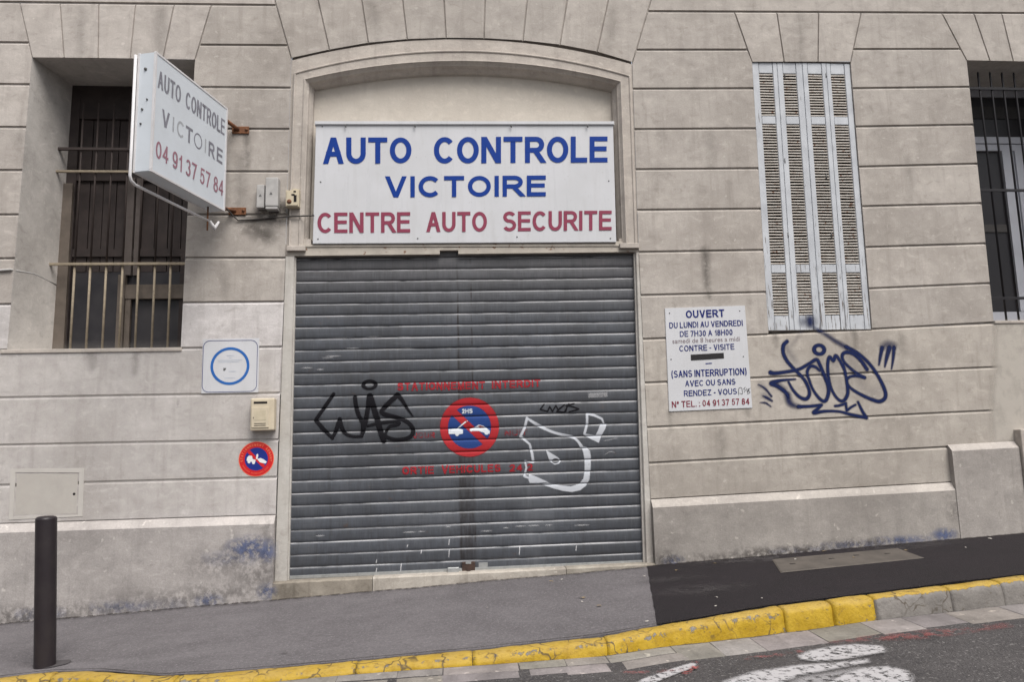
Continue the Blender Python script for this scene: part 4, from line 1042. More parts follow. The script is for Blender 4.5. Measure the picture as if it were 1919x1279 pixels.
for (x, y, rx, ry, a) in ((440,1055,.33,.12,.22),(480,1075,.2,.12,.28),(330,1125,.5,.06,.3),(150,1147,.6,.05,.34),(20,1158,.4,.05,.5),(430,1112,.4,.05,.35),(500,1000,.12,.16,.14)):
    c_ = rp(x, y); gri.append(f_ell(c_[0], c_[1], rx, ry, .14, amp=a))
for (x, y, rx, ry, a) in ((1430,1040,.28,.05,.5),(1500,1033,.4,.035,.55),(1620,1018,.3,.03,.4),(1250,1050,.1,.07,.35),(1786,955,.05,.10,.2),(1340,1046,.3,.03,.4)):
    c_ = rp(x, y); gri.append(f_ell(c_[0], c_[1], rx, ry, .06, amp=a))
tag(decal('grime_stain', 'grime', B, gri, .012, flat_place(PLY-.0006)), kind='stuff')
# rain streaks and smoke marks on the wall stones
rs = [f_stroke([XZ(1322,470)+(.03,), XZ(1324,520)+(.022,), XZ(1328,560)+(.012,)], .06, amp=.5),
      f_stroke([XZ(510,405)+(.10,), XZ(470,420)+(.06,), XZ(500,440)+(.07,)], .12, amp=.55),
      f_stroke([XZ(506,385)+(.06,), XZ(545,400)+(.05,)], .08, amp=.6),
      f_stroke([XZ(40,250)+(.05,), XZ(46,300)+(.03,)], .14, amp=.2)]
def ws(x0_, y0_, x1_, y1_, w_, a_, so=.03): rs.append(f_stroke([XZ(x0_, y0_)+(w_,), XZ((x0_+x1_)/2+1.5, (y0_+y1_)/2)+(w_*.8,), XZ(x1_, y1_)+(w_*.35,)], so, amp=a_))
for q in ((332,745,334,800,.002,.35,.006),(255,655,252,700,.02,.3,.06),(170,656,172,690,.03,.25,.07),(1255,775,1256,810,.02,.25,.05),(1400,770,1402,800,.015,.25,.05),(1452,622,1454,650,.02,.35,.05),(1600,620,1603,652,.02,.3,.05),
          (1150,20,1140,88,.03,.18,.08),(700,10,708,72,.04,.18,.09),(1700,300,1706,372,.03,.16,.08),(1330,250,1333,312,.04,.14,.09),(1500,30,1502,110,.04,.14,.09),(462,252,464,310,.02,.4,.05),(450,300,450,380,.05,.2,.09),(300,20,298,100,.04,.2,.09),(150,20,152,100,.05,.18,.1),(1560,800,1562,842,.03,.18,.08),(1350,810,1351,862,.03,.2,.08),(420,500,421,560,.03,.18,.08),(1690,630,1692,690,.03,.2,.08)): ws(*q)
for q in rs: decal('rain_streak', 'rain_stain', B, [q], .015, flat_place(-.002-.0002*rs.index(q)))

# ---------------------------------------------------------------- roller shutter
YC = .062
ZS0, PIT = XZ(545, 1063, YC)[1]-.0, .1001     # one slat joint, slat height
ZS0 = ZS0-PIT*1
levels = [ZS0+PIT*k for k in range(0, 28)]
pr = [(0.0, .0105), (.0026, .0115), (.0034, .003), (.009, .0008), (.020, -.0012), (.035, -.002), (.06, -.002), (.082, -.0002), (.0875, .002), (.0935, .008)]
PW = [0, 1, 1, 1, 1, 1, 1, 1, .75, 0]   # pale highlight painted along each slat's rolled top edge
zc = []; yc = []; wc_ = []
for k in range(28):
    for f, y in pr:
        zc.append(ZS0+PIT*k+f*PIT/.1001); yc.append(YC+y); wc_.append(PW[[q[0] for q in pr].index(f)])
zc = np.array(zc); yc = np.array(yc)
def cy(Z): return np.interp(Z, zc, yc)
def skewz(x): return .006*x       # slats dip very slightly to the left
xl_ = lambda z: -1.345+(z-.13)*(.020/2.7); xr_ = lambda z: 1.622+(z-.13)*(.044/2.7)
mb = MB(); nx_ = 40; z_top, z_bot = 2.97, .15
order = [i for i in range(len(zc)) if z_bot <= zc[i] <= z_top]
vs = []; fs = []
for i in order:
    for k in range(nx_+1):
        x = -1.36+(1.69+1.36)*k/nx_; vs.append((x, yc[i]+.0040*nz3(x, 0, int((zc[i]-ZS0+1e-6)/PIT)*.7, 1.1), zc[i]+skewz(x)+.0022*nz3(x, 2, int((zc[i]-ZS0+1e-6)/PIT)*.9, 1.3)))
cols = []
slat_t = [random.uniform(.88, 1.12) for _ in range(40)]
for a in range(len(order)-1):
    t_ = slat_t[int((zc[order[a]]-ZS0+1e-6)/PIT)]
    for k in range(nx_):
        mb_f = (a*(nx_+1)+k, a*(nx_+1)+k+1, (a+1)*(nx_+1)+k+1, (a+1)*(nx_+1)+k); fs.append(mb_f); cols.append((t_, t_, t_))
mb.add(vs, fs, at=[wc_[i] for i in order for k in range(nx_+1)]); mb.c = cols; mb.sm = [False]*len(fs)
RS = mb.build('roller_shutter', 'curtain_metal', B); RS['label'] = 'closed grey metal roller shutter covered in graffiti and faded red no parking signs'
mb = MB(); mb.prism([(-1.34, .138), (1.615, .152), (1.615, .186), (-1.34, .166)], YC-.012, YC+.02, bev=.004); mb.build('bottom_bar', 'galv', RS)
mb = MB(); mb.box(-1.5, 1.75, .12, .14, .05, 2.98); mb.build('rear_wall', 'dark_room', B)
def rs_place(o):
    def f(X, Z):   # the film bends with every bowed slat
        y = cy(Z)-o; z = Z+skewz(X); out = []
        for a, b, c, zz in zip(X.tolist(), y.tolist(), z.tolist(), Z.tolist()):
            k = int((zz-ZS0+1e-6)/PIT); out.append((a, b+.0040*nz3(a, 0, k*.7, 1.1), c+.0022*nz3(a, 2, k*.9, 1.3)))
        return np.array(out)
    return f
LV = sorted(set(np.round(np.concatenate([zc, np.arange(.15, 2.9, .0045)]), 4)))
LVC = []
for q in LV:
    if not LVC or q-LVC[-1] > .0012: LVC.append(q)
def rp6(x, y, y0=690, x0=560, s=.17202): # pixel of the left graffiti crop
    a, b = XZ(x0+x*s, y0+y*s, YC); return (a, b-skewz(a))
def rp7(x, y): return rp6(x, y, 700, 780, .20844)
def pxs(px, py): a, b = XZ(px, py, YC); return (a, b-skewz(a))
def stk(pts, conv, w, soft=.0075, smooth=True, amp=1.0, s=.17202):
    """pts (x,y[,w]) in crop pixels"""
    k = s/226.0*.5
    return f_stroke([conv(p[0], p[1])+((p[2] if len(p) > 2 else w)*k,) for p in pts], soft, smooth, amp)
blk = [stk([(380,285,38),(280,430,40),(182,572,34)], rp6, 40), stk([(190,575,40),(270,670,44),(370,768,30)], rp6, 40, smooth=False),
       stk([(366,765,30),(410,670,44),(446,560,44)], rp6, 40), stk([(446,560,44),(468,650,46),(510,715,38),(590,748,30),(688,745,34)], rp6, 40),
       stk([(612,320,44),(625,420,46),(655,520,44),(700,610,46),(695,690,44),(690,745,30)], rp6, 40),
       stk([(688,745,32),(720,620,50),(750,460,48),(775,310,70)], rp6, 44), stk([(775,310,70),(815,430,64),(855,560,62),(890,690,60),(925,795,56)], rp6, 60),
       stk([(752,632,30),(900,600,36),(1060,585,34),(1092,606,40),(1060,625,38),(990,640,34),(950,700,30),(935,760,40)], rp6, 36),
       stk([(1245,530,12),(1190,455,26),(1120,345,44),(1075,295,58)], rp6, 36), stk([(1075,295,58),(990,375,54),(920,445,50),(905,485,50),(960,515,50),(1080,545,46),(1180,590,44),(1240,660,44),(1235,730,44),(1170,772,44),(1060,785,44),(970,760,40),(935,735,40)], rp6, 44)]
a_, b_ = rp6(770, 185); a2, b2 = rp6(858, 240)
blk.append(f_ell(a_, b_, a2-a_, b_-b2, .005, .52))
blk2 = [stk(q, rp7, 12, .003, False, s=.20844) for q in ([(1150,280),(1115,325),(1180,345),(1200,300),(1225,345),(1255,290),(1272,322)],[(1285,320),(1332,285),(1262,345),(1332,352),(1372,274)],[(1420,272),(1345,292),(1405,300),(1462,322),(1375,348)],[(1355,300),(1345,345)])]
ov = [f_stroke([rp6(x, y)+(.035,) for x, y in ((190,570),(370,720),(450,600),(560,740),(690,700),(770,400),(900,720),(1000,450),(1180,600),(1150,760))], .13, False, .16)]
decal('overspray', 'spray_black', RS, ov, .010, rs_place(.0028), LVC)
decal('graffiti', 'spray_black', RS, blk, .0045, rs_place(.0032), LVC); decal('graffiti', 'spray_black', RS, blk2, .003, rs_place(.0032), LVC)
wt_ = [stk([(995,405,26),(975,490,25),(937,568,24),(1020,640,20),(1040,720,26),(1052,800,24),(1030,800,18),(978,790,16),(990,850,16),(972,925,22),(1012,942,18)], rp7, 25, smooth=False, s=.20844),
       stk([(995,405,20),(1090,465,30),(1200,520,26),(1300,552,25),(1400,574,27),(1450,610,24),(1485,660,30)], rp7, 20, s=.20844),
       f_poly([rp7(*q) for q in ((1482,655),(1530,665),(1562,700),(1570,760),(1567,860),(1555,960),(1525,1015),(1475,1055),(1400,1072),(1320,1062),(1220,1035),(1120,1000),(1180,985),(1300,1012),(1390,1020),(1460,1000),(1500,950),(1512,880),(1512,780),(1500,710))], .007),
       f_poly([rp7(*q) for q in ((1012,905),(1080,930),(1190,980),(1100,988),(1020,988),(1008,960))], .007),
       f_poly([rp7(*q) for q in ((1165,690),(1275,758),(1300,790),(1285,815),(1245,825),(1200,795),(1180,740))], .005),
       stk([(1535,365,24),(1600,380,24),(1668,412,22),(1686,452,14)], rp7, 25, smooth=False, s=.20844), stk([(1535,365,24),(1536,455,24),(1512,545,24)], rp7, 16, smooth=False, s=.20844),
       f_poly([rp7(*q) for q in ((1655,455),(1712,458),(1700,500),(1662,570),(1640,628),(1560,590),(1512,558),(1520,545),(1610,560),(1632,520))], .006)]
holes = [f_ell(*rp7(1252, 790), .03, .022, .004)]
decal('graffiti', 'spray_white', RS, wt_[:5], .0045, rs_place(.0034), LVC, less=holes); decal('graffiti', 'spray_white', RS, wt_[5:], .0045, rs_place(.0034), LVC)
# stencilled warning
def tb(txt, pl, pr_, h, bold=.03):
    (xa, za), (xb, zb) = pxs(*pl), pxs(*pr_); return f_letters(txt, xa, xb, za, h, .19, shift=zb-za)
rd = [tb('STATIONNEMENT', (745,732.5), (909,729.5), .066), tb('INTERDIT', (922,729), (1013,725.5), .066),
      tb('ORTIE', (754,890), (813,888.5), .064), tb('VEHICULES', (828,888), (938,885), .064), tb('24 2', (955,885), (998,883), .060)]
rd2 = [tb('JOUR', (775,822), (815,821), .048), tb('NUIT', (946,818), (988,816), .048)]
cx_, cz_ = pxs(880, 801); ex, _ = pxs(935, 801); _, ez = pxs(880, 746); rx, rz = ex-cx_, ez-cz_
ring = [f_ell(cx_, cz_, rx, rz, .006, .735)]
x_s, z_s = rx*.56, rz*.56
slash = [f_stroke([(cx_-x_s, cz_+z_s, .030), (cx_+x_s, cz_-z_s, .030)], .005, False)]
for q in rd: decal('stencilled_warning', 'stencil_red', RS, [q], .0032, rs_place(.0022), LVC)
paint_mat('stencil_red_faded', (0.26,0.03,0.04,1), .75, 30, .42)
for q in rd2: decal('stencilled_warning', 'stencil_red_faded', RS, [q], .0032, rs_place(.0022), LVC)
paint_mat('emblem_red', (0.36,0.022,0.028,1), .15, 30, .58)
decal('no_parking_emblem', 'stencil_blue', RS, [f_ell(cx_, cz_, rx*.76, rz*.76, .006)], .0045, rs_place(.0018), LVC)
decal('no_parking_emblem', 'emblem_red', RS, ring+slash, .0045, rs_place(.0024), LVC)
truck = [f_poly([rp7(*q) for q in ((290,505),(375,498),(420,508),(420,545),(385,550),(292,546))], .003), f_ell(*rp7(368, 550), .016, .015, .003),
         stk([(375,495,10),(440,440,12),(458,432,10)], rp7, 10, .003, False, s=.20844), f_poly([rp7(*q) for q in ((480,505),(520,490),(560,462),(600,470),(640,500),(662,520),(660,545),(620,540),(560,520),(500,520),(482,515))], .003),
         f_ell(*rp7(632, 538), .018, .016, .003), f_ell(*rp7(495, 512), .012, .012, .003)]
decal('tow_truck_emblem', 'stencil_white', RS, truck, .003, rs_place(.0036), LVC)
decal('tow_truck_emblem', 'emblem_red', RS, [stk([(452,432,8),(468,470,12),(500,482,8)], rp7, 8, .003, False, s=.20844), f_poly([rp7(*q) for q in ((555,476),(575,468),(600,478),(615,492),(570,490))], .003, .7)], .003, rs_place(.0042), LVC)
decal('graffiti', 'stencil_white', RS, [f_letters('2HS', rp7(412,362)[0], rp7(505,322)[0], rp7(412,362)[1], rp7(412,322)[1]-rp7(412,362)[1], .17)], .003, rs_place(.0046), LVC)
# scuffs, drips, sticker on the slats
dr = []
for (px, y0_, y1_) in ((842,1012,1022),(842,1032,1045),(790,1032,1038),(752,1058,1070),(974,1025,1040),(706,1050,1056),(706,1066,1073),(1080,1024,1032),(764,1022,1026)):
    a_, b_ = pxs(px, y0_), pxs(px-1, y1_); dr.append(f_stroke([a_+(.0035,), b_+(.003,)], .004, False, .85))
for (px, py, w_) in ((768,998,.06),(790,997,.03),(912,996,.05),(948,990,.03),(975,987,.045),(1000,986,.05),(1028,985,.03),(1090,985,.07),(840,988,.02),(600,1005,.04),(575,690,.05),(600,693,.03),(615,671,.05),(625,668,.07),(640,634,.12),(700,632,.08),(755,632,.06),(660,653,.06),(762,653,.06)):
    a_ = pxs(px, py); dr.append(f_ell(a_[0], a_[1], w_*.8, .005, .006, amp=.5))
x_, z_ = pxs(1120, 742); dr.append(f_poly([(x_-.085, z_-.018), (x_+.085, z_-.014), (x_+.085, z_+.026), (x_-.08, z_+.022)], .012, .35))
for q in ([(1690,610),(1740,600),(1800,585)], [(1700,730),(1740,708),(1780,712)]): dr.append(stk(q, rp7, 8, .006, amp=.35, s=.20844))
tag(decal('paint_scuff', 'drip_white', RS, dr, .0035, rs_place(.003), LVC), kind='stuff')
# lock, hasp, label at the foot of the shutter
mb = MB(); x, z = pxs(849, 1070); mb.box(x-.045, x+.05, YC-.05, YC-.012, z-.025, z+.03, bev=.008); mb.tube([(x-.075, YC-.03, z-.022), (x-.04, YC-.03, z-.015)], .008, 8); mb.build('lock', 'galv', RS)
mb = MB(); x, z = pxs(878, 1064); mb.box(x-.055, x+.055, YC-.016, YC+.01, z-.055, z+.045, bev=.006); mb.tube([(x, YC-.03, z-.07), (x, YC-.03, z-.02)], .018, 10); mb.build('hasp', 'old_rust', RS)
mb = MB(); x, z = pxs(878, 1055); mb.box(x-.024, x+.022, YC-.019, YC-.015, z-.008, z+.010); x, z = pxs(905, 1060); mb.box(x-.036, x+.04, YC-.006, YC-.003, z-.018, z+.024); mb.each('metal_plate', 'galv', RS)

# ---------------------------------------------------------------- graffiti on the wall stones
def rp5(x, y): return XZ(1400+x*.17202, 580+y*.17202)
def gs(pts, w, soft=.012, amp=1.0): return stk([(p[0], p[1])+((p[2],) if len(p) > 2 else ()) for p in pts], rp5, w, soft, True, amp)
nv = [gs([(435,350,44),(395,395,46),(395,480,46),(440,570,44),(520,660,40),(610,750,40),(665,850,40),(678,930,42),(640,978,44),(570,955,40),(500,880,34),(450,790,26)], 42),
      gs([(255,690,54),(300,698,46),(420,683,40),(560,655,38),(680,590,38),(755,548,42),(790,600,42),(835,710,44),(880,830,44),(885,920,44),(850,1000,42),(790,975,38),(720,880,34),(675,770,34),(655,680,36),(690,622,38),(745,630,34),(790,670,26)], 40),
      gs([(1075,700,34),(1050,640,36),(1010,560,36),(965,505,40),(940,560,40),(900,520,40),(880,570,40),(880,690,38),(905,830,36),(950,930,34),(1010,995,36),(1060,990,40),(1095,920,42),(1090,820,40),(1070,700,36),(1045,600,36)], 38),
      gs([(1305,655,48),(1240,560,44),(1160,490,42),(1090,468,44),(1040,490,40),(1045,555,36),(1110,630,34),(1200,700,34),(1280,745,42)], 40),
      gs([(1280,745,42),(1190,725,36),(1110,740,34),(1085,790,34),(1130,860,34),(1240,930,38),(1350,980,42),(1440,1005,46),(1500,970,46),(1505,900,46),(1460,790,44),(1390,670,42),(1300,560,42),(1190,470,46),(1080,410,44)], 42),
      gs([(525,762,20),(430,768,30),(340,780,40),(262,808,52),(320,835,44),(390,880,44),(435,925,40),(450,965,24)], 40),
      gs([(560,1062,44),(680,1058,36),(810,1044,38)], 40), gs([(810,1044,38),(770,1085,38),(728,1128,46),(850,1112,34),(1000,1115,30),(1120,1145,36),(1300,1183,40)], 40),
      gs([(1300,1183,44),(1255,1110,38),(1208,1012,30)], 36), gs([(958,1055,30),(1010,1048,30),(1075,1025,34)], 30), gs([(1075,1025,32),(1085,1105,32)], 30), gs([(1085,1105,32),(1130,1070,28),(1180,1042,26)], 30)]
a_, b_ = rp5(785, 440); a2, b2 = rp5(868, 507); nv.append(f_ell(a_, b_, a2-a_, b_-b2, .006, .42))
for q in ([(1470,420,50),(1450,520,40),(1436,605,22)], [(1550,420,60),(1520,530,46),(1500,628,20)], [(1600,420,50),(1590,540,36),(1573,650,18)], [(120,820,10),(190,860,22),(265,948,24)], [(170,945,10),(215,965,30),(272,1000,22)], [(140,1018,8),(200,1022,22),(258,1060,14)]): nv.append(gs(q, 30, .012, .9))
soft_ = [gs([(440,560),(640,700),(760,600),(860,900),(960,560),(1040,960),(1120,560),(1200,720),(1300,900),(1450,880)], 60, .13, .16), gs([(1080,415,50),(960,345,46),(850,270,40),(780,230,30)], 44, .03, .75), gs([(440,935,70),(460,1010,70),(510,1050,50),(570,1062,30)], 60, .04, .85), gs([(330,820,60),(400,880,60)], 50, .04, .6),
         gs([(1480,410,70),(1540,380,80),(1600,395,60)], 70, .05, .55), gs([(590,250,20),(540,320,18),(480,400,16)], 20, .04, .22), gs([(140,830,50),(200,870,30)], 40, .05, .3), gs([(180,940,60),(230,970,40)], 40, .05, .35), gs([(430,420,60),(520,560,50)], 50, .06, .25)]
decal('graffiti', 'spray_navy', B, nv, .006, flat_place(-.0020)); decal('graffiti', 'spray_navy', B, soft_, .010, flat_place(-.0016))
sb = [gs([(690,110,90),(695,150,80)], 80, .05, .9), gs([(620,130,60),(700,130,90)], 60, .09, .6), gs([(700,170,30),(800,240,34)], 30, .03, .7)]
decal('graffiti', 'spray_navy', B, sb, .008, flat_place(.0065))

# ================================================================== THINGS ON THE WALL
# main signboard
SGN = empty('shop_sign', tuple(P(870, 345)), 'wide white signboard reading AUTO CONTROLE VICTOIRE under the arch above the roller shutter', 'sign')
tl, tr_, bl, br = P(592,234,-.012), P(1149,234,-.012), P(586,457,-.012), P(1155,454,-.012)
x0, x1, z0, z1 = (tl[0]+bl[0])/2, (tr_[0]+br[0])/2, (bl[2]+br[2])/2, (tl[2]+tr_[2])/2
mb = MB(); mb.prism([(bl[0], bl[2]), (br[0], br[2]), (tr_[0], tr_[2]), (tl[0], tl[2])], -.012, .06, bev=.003); spanel = mb.build('panel', 'sign_white', SGN)
mb = MB(); mb.prism([(tl[0]-.008, tl[2]-.004), (tr_[0]+.008, tr_[2]-.004), (tr_[0]+.008, tr_[2]+.030), (tl[0]-.008, tl[2]+.030)], -.028, .07, bev=.005); mb.build('top_rail', 'sign_white', SGN)
mb = MB()
for px in (647,777,957,1100): 
    a_ = P(px, 237, -.02); mb.tube([(a_[0], -.03, a_[2]+.01), (a_[0]+.006, -.032, a_[2]-.012)], .006, 6)
mb.each('clip', 'dark_grey', SGN)
mb = MB()
for px, py in ((1141,339),(601,341),(783,447),(969,444),(604,237),(596,448),(1144,447)):
    a_ = P(px, py, -.013); mb.tube([(a_[0], -.012, a_[2]), (a_[0], -.0155, a_[2])], .006, 8)
mb.each('screw', 'dark_grey', spanel)
def on_board(px0, px1, pt, pb, y=-.0145): return [P(px0, pb[0], y), P(px1, pb[1], y), P(px1, pt[1], y), P(px0, pt[0], y)]
def z2(x, y): return 500+.3856*x, .3856*y
for txt, xa, xb, ya, yb_, mt in (('AUTO', 273, 703, (668,668), (797,793), 'letter_blue'), ('CONTROLE', 812, 1656, (666,663), (795,789), 'letter_blue'), ('VICTOIRE', 575, 1356, (857,853), (960,954), 'letter_blue'),
                             ('CENTRE', 246, 697, (1034,1031), (1133,1130), 'letter_red'), ('AUTO', 775, 1070, (1031,1029), (1128,1126), 'letter_red'), ('SECURITE', 1147, 1676, (1028,1024), (1125,1119), 'letter_red')):
    (pxa, pya), (pxb, pyb) = z2(xa, yb_[0]), z2(xb, yb_[1]); pta, ptb = z2(xa, ya[0])[1], z2(xb, ya[1])[1]
    lettering('lettering', mt, spanel, txt, on_board(pxa, pxb, (pta, ptb), (pya, pyb)), (.185 if txt != 'VICTOIRE' else .20) if mt == 'letter_blue' else .168, .15 if txt != 'VICTOIRE' else .2)

# opening-hours plaque
HP = empty('opening_hours_sign', tuple(P(1326, 672)), 'white opening hours plaque with blue and red lettering beside the blue graffiti', 'sign')
q = [P(1254,772,-.008), P(1410,765,-.008), P(1396,573,-.008), P(1246,578,-.008)]
mb = MB(); mb.prism([(p[0], p[2]) for p in q], -.008, -.001, bev=.0015); hpanel = mb.build('panel', 'sign_white', HP)
def hp(u, v, y=-.0096):
    p = q[3]*(1-u)*(1-v)+q[2]*u*(1-v)+q[1]*u*v+q[0]*(1-u)*v; return np.array((p[0], y, p[2]))
def hl(txt, u0, u1, v0, v1, mt, sw=.148): lettering('lettering', mt, hpanel, txt, [hp(u0, v1), hp(u1, v1), hp(u1, v0), hp(u0, v0)], sw, .2)
hl('OUVERT', .255, .735, .030, .105, 'letter_navy', .19); hl('DU LUNDI AU VENDREDI', .045, .955, .142, .200, 'letter_navy'); hl('DE 7H30 A 18H00', .170, .82, .230, .286, 'letter_navy')
lowercase_line('lettering', 'letter_brown', hpanel, 'samedi de 8 heures a midi', [hp(.075, .348), hp(.905, .348), hp(.905, .303), hp(.075, .303)]); hl('CONTRE - VISITE', .155, .83, .372, .428, 'letter_navy')
mb = MB(); mb.add([hp(.29,.52), hp(.50,.517), hp(.695,.512), hp(.695,.457), hp(.5,.460), hp(.29,.463)], [(0,1,2,3,4,5)]); mb.build('tape', 'black_tape', hpanel)
mb = MB(); mb.add([hp(.465,.561), hp(.545,.559), hp(.545,.549), hp(.465,.551)], [(0,1,2,3)]); mb.build('lettering', 'letter_navy', hpanel)
hl('(SANS INTERRUPTION)', .045, .960, .612, .678, 'letter_navy'); hl('AVEC OU SANS', .205, .815, .712, .768, 'letter_navy'); hl('RENDEZ - VOUS', .185, .825, .806, .862, 'letter_navy')
hl('N° TEL. : 04 91 37 57 84', .035, .968, .905, .965, 'letter_crimson')
def sk(pts): return f_stroke([(hp(u, v)[0], hp(u, v)[2], .0022) for u, v in pts], .002, True, .8)
decal('graffiti', 'spray_black', HP, [sk([(.845,.87),(.85,.81),(.885,.805),(.89,.86),(.86,.855)]), sk([(.93,.80),(.91,.815),(.93,.825),(.915,.845)]), sk([(.945,.81),(.955,.85),(.965,.815),(.975,.84)]), sk([(.99,.81),(.96,.83),(1.0-.015,.85),(.95,.865)])], .002, lambda X, Z: np.stack([X, np.full(X.shape, -.0105), Z], 1))
mb = MB()
for u, v in ((.055,.05),(.93,.05),(.05,.5),(.935,.5)): 
    p = hp(u, v); mb.tube([(p[0], -.008, p[2]), (p[0], -.0108, p[2])], .0055, 8)
mb.each('screw', 'dark_grey', hpanel)

# certification plate with blue ring
CP = empty('notice_plate', tuple(P(431, 686)), 'square white plate with a blue ring above the cream mailbox', 'sign')
q4 = [P(377,738,-.006), P(484,736,-.006), P(486,634,-.006), P(380,636,-.006)]
mb = MB(); mb.prism([(p[0], p[2]) for p in q4], -.006, -.001, bev=.001); mb.build('panel', 'sign_white', CP)
cx2, cz2 = XZ(431, 686.5, -.007); 
def ringmesh(cx, cz, r0, r1, y, n=64, kx=1.0):
    vs = []; fs = []
    for i in range(n):
        a = 2*math.pi*i/n; vs += [(cx+r0*kx*math.cos(a), y, cz+r0*math.sin(a)), (cx+r1*kx*math.cos(a), y, cz+r1*math.sin(a))]
    for i in range(n): j = (i+1) % n; fs.append((2*i, 2*i+1, 2*j+1, 2*j))
    return vs, fs
mb = MB(); mb.add(*ringmesh(cx2, cz2, .137, .159, -.0076)); mb.build('blue_ring', 'sign_blue', CP)
def rrect(hw, hh, r, n=6):
    out = []
    for cx, cz, a0 in ((hw-r, hh-r, 0), (-hw+r, hh-r, 90), (-hw+r, -hh+r, 180), (hw-r, -hh+r, 270)):
        for k in range(n+1): a = math.radians(a0+90*k/n); out.append((cx+r*math.cos(a), cz+r*math.sin(a)))
    return out
o_, i_ = rrect(.223, .218, .055), rrect(.219, .214, .052); n = len(o_)
mb = MB(); mb.add([(cx2+x, -.0074, cz2+z) for x, z in o_]+[(cx2+x, -.0074, cz2+z) for x, z in i_], [(i, (i+1) % n, n+(i+1) % n, n+i) for i in range(n)]); mb.build('border_line', 'letter_navy', CP)
mb = MB()
for (u, v, w_) in ((0,.088,.03),(0,.07,.012),(0,.05,.10),(-.01,.035,.085),(.02,-.045,.03),(0,-.10,.045)): mb.add([(cx2+u-w_, -.0074, cz2+v-.0018), (cx2+u+w_, -.0074, cz2+v-.0018), (cx2+u+w_, -.0074, cz2+v+.0018), (cx2+u-w_, -.0074, cz2+v+.0018)], [(0,1,2,3)])
mb.each('small_print', 'pale_ink', CP)
mb = MB(); mb.add([(cx2-.055+x, -.0075, cz2-.025+z) for x, z in ((0,-.012),(.012,-.014),(.022,-.004),(.024,.012),(.014,.006),(.004,.014))], [(0,1,2,3,4,5)]); mb.build('logo', 'dark_grey', CP)

# mailbox
MBX = empty('mailbox', tuple(P(496, 812)), 'cream plastic mailbox on the wall between blue ring plate and round sticker', 'mailbox')
x0, x1, z0, z1 = -1.648, -1.455, 1.352, 1.618
mb = MB(); mb.box(x0, x1, -.085, -.001, z0, z1, bev=.014); mcase = mb.build('case', 'mailbox_cream', MBX)
mb = MB(); mb.box(x0+.012, x1-.042, -.093, -.086, z0+.025, z1-.075, bev=.003); mdoor = mb.build('door', 'mailbox_cream', MBX)
mb = MB(); mb.box(x0+.026, x1-.058, -.0862, -.080, z1-.045, z1-.027); mb.build('slot', 'hole_black', mcase)
mb = MB()
for dz in (.040, .056): mb.box(x0+.035, x1-.065, -.0945, -.0925, z0+dz, z0+dz+.005)
mb.box(x0+.026, x0+.031, -.0945, -.0925, z0+.10, z0+.112); mb.each('vent', 'hole_black', mdoor)
mb = MB(); mb.box(x0+.036, x1-.064, -.0948, -.0922, z0+.085, z0+.165, bev=.001); mb.build('name_plate', 'cream_plastic', mdoor)

# round no-parking sticker
NP = empty('no_parking_sticker', tuple(P(480, 861)), 'round red and blue no parking tow away sticker under the mailbox', 'sticker')
cx3, cz3 = XZ(480.5, 861); R3 = .143
def disc(cx, cz, r, y, n=56): return [(cx+r*math.cos(2*math.pi*i/n), y, cz+r*math.sin(2*math.pi*i/n)) for i in range(n)], [tuple(range(n))]
mb = MB(); mb.add(*disc(cx3, cz3, R3, -.0018)); mb.build('rim', 'sign_orange', NP)
mb = MB(); mb.add(*disc(cx3, cz3, R3-.006, -.0024)); mb.build('red_ring', 'sign_red', NP)
mb = MB(); mb.add(*disc(cx3, cz3, .094, -.0030)); mb.build('blue_disc', 'deep_blue', NP)
k = math.sqrt(.5); w3 = .013
mb = MB(); mb.add([(cx3+(-.092*k-w3*k), -.0036, cz3+(.092*k-w3*k)), (cx3+(.092*k-w3*k), -.0036, cz3+(-.092*k-w3*k)), (cx3+(.092*k+w3*k), -.0036, cz3+(-.092*k+w3*k)), (cx3+(-.092*k+w3*k), -.0036, cz3+(.092*k+w3*k))], [(0,1,2,3)]); mb.build('slash', 'sign_red', NP)
def at3(pts): return [(cx3+x, -.0042, cz3+z) for x, z in pts]
mb = MB()
mb.add(at3([(-.078,-.012),(-.01,-.030),(-.004,-.008),(-.03,.002),(-.034,.026),(-.060,.030),(-.075,.014)]), [tuple(range(7))]); mb.add(at3([(-.003,.0),(.01,-.002),(.016,.030),(.012,.044),(.0,.036)]), [tuple(range(5))]); mb.add(at3([(.006,.0),(.03,-.028),(.075,-.040),(.086,-.024),(.060,-.004),(.035,.008)]), [tuple(range(6))])
for cx, cz in ((-.058,-.022),(-.022,-.030)): v_, f_ = disc(cx3+cx, cz3+cz, .012, -.0044, 16); mb.add(v_, f_)
mb.build('tow_truck_emblem', 'white_ink', NP)
def arc_text(txt, r, a0, a1, h, y, mat, par, flip=False):
    mb = MB(); nn = len(txt)
    for i, ch in enumerate(txt):
        if ch == ' ': continue
        a = math.radians(a0+(a1-a0)*(i+.5)/nn); wd = abs(math.radians(a1-a0))*r/nn*.74
        wd = wd*(.25 if ch == 'I' else 1); V, F = pen_mesh(layout(ch, wd, h, h*.2), h*.2, h); pts = []
        for p, li in V:
            lx, lz = p[0]-wd/2, p[1]-h/2; rr = r+lz; aa = a-lx/r
            pts.append((cx3+rr*math.cos(aa), y-.0004*li, cz3+rr*math.sin(aa)))
        mb.add(pts, F)
    mb.build('lettering', mat, par)
arc_text('STATIONNEMENT GENANT', .1175, 192, -12, .021, -.0040, 'sign_orange', NP)
mb = MB()
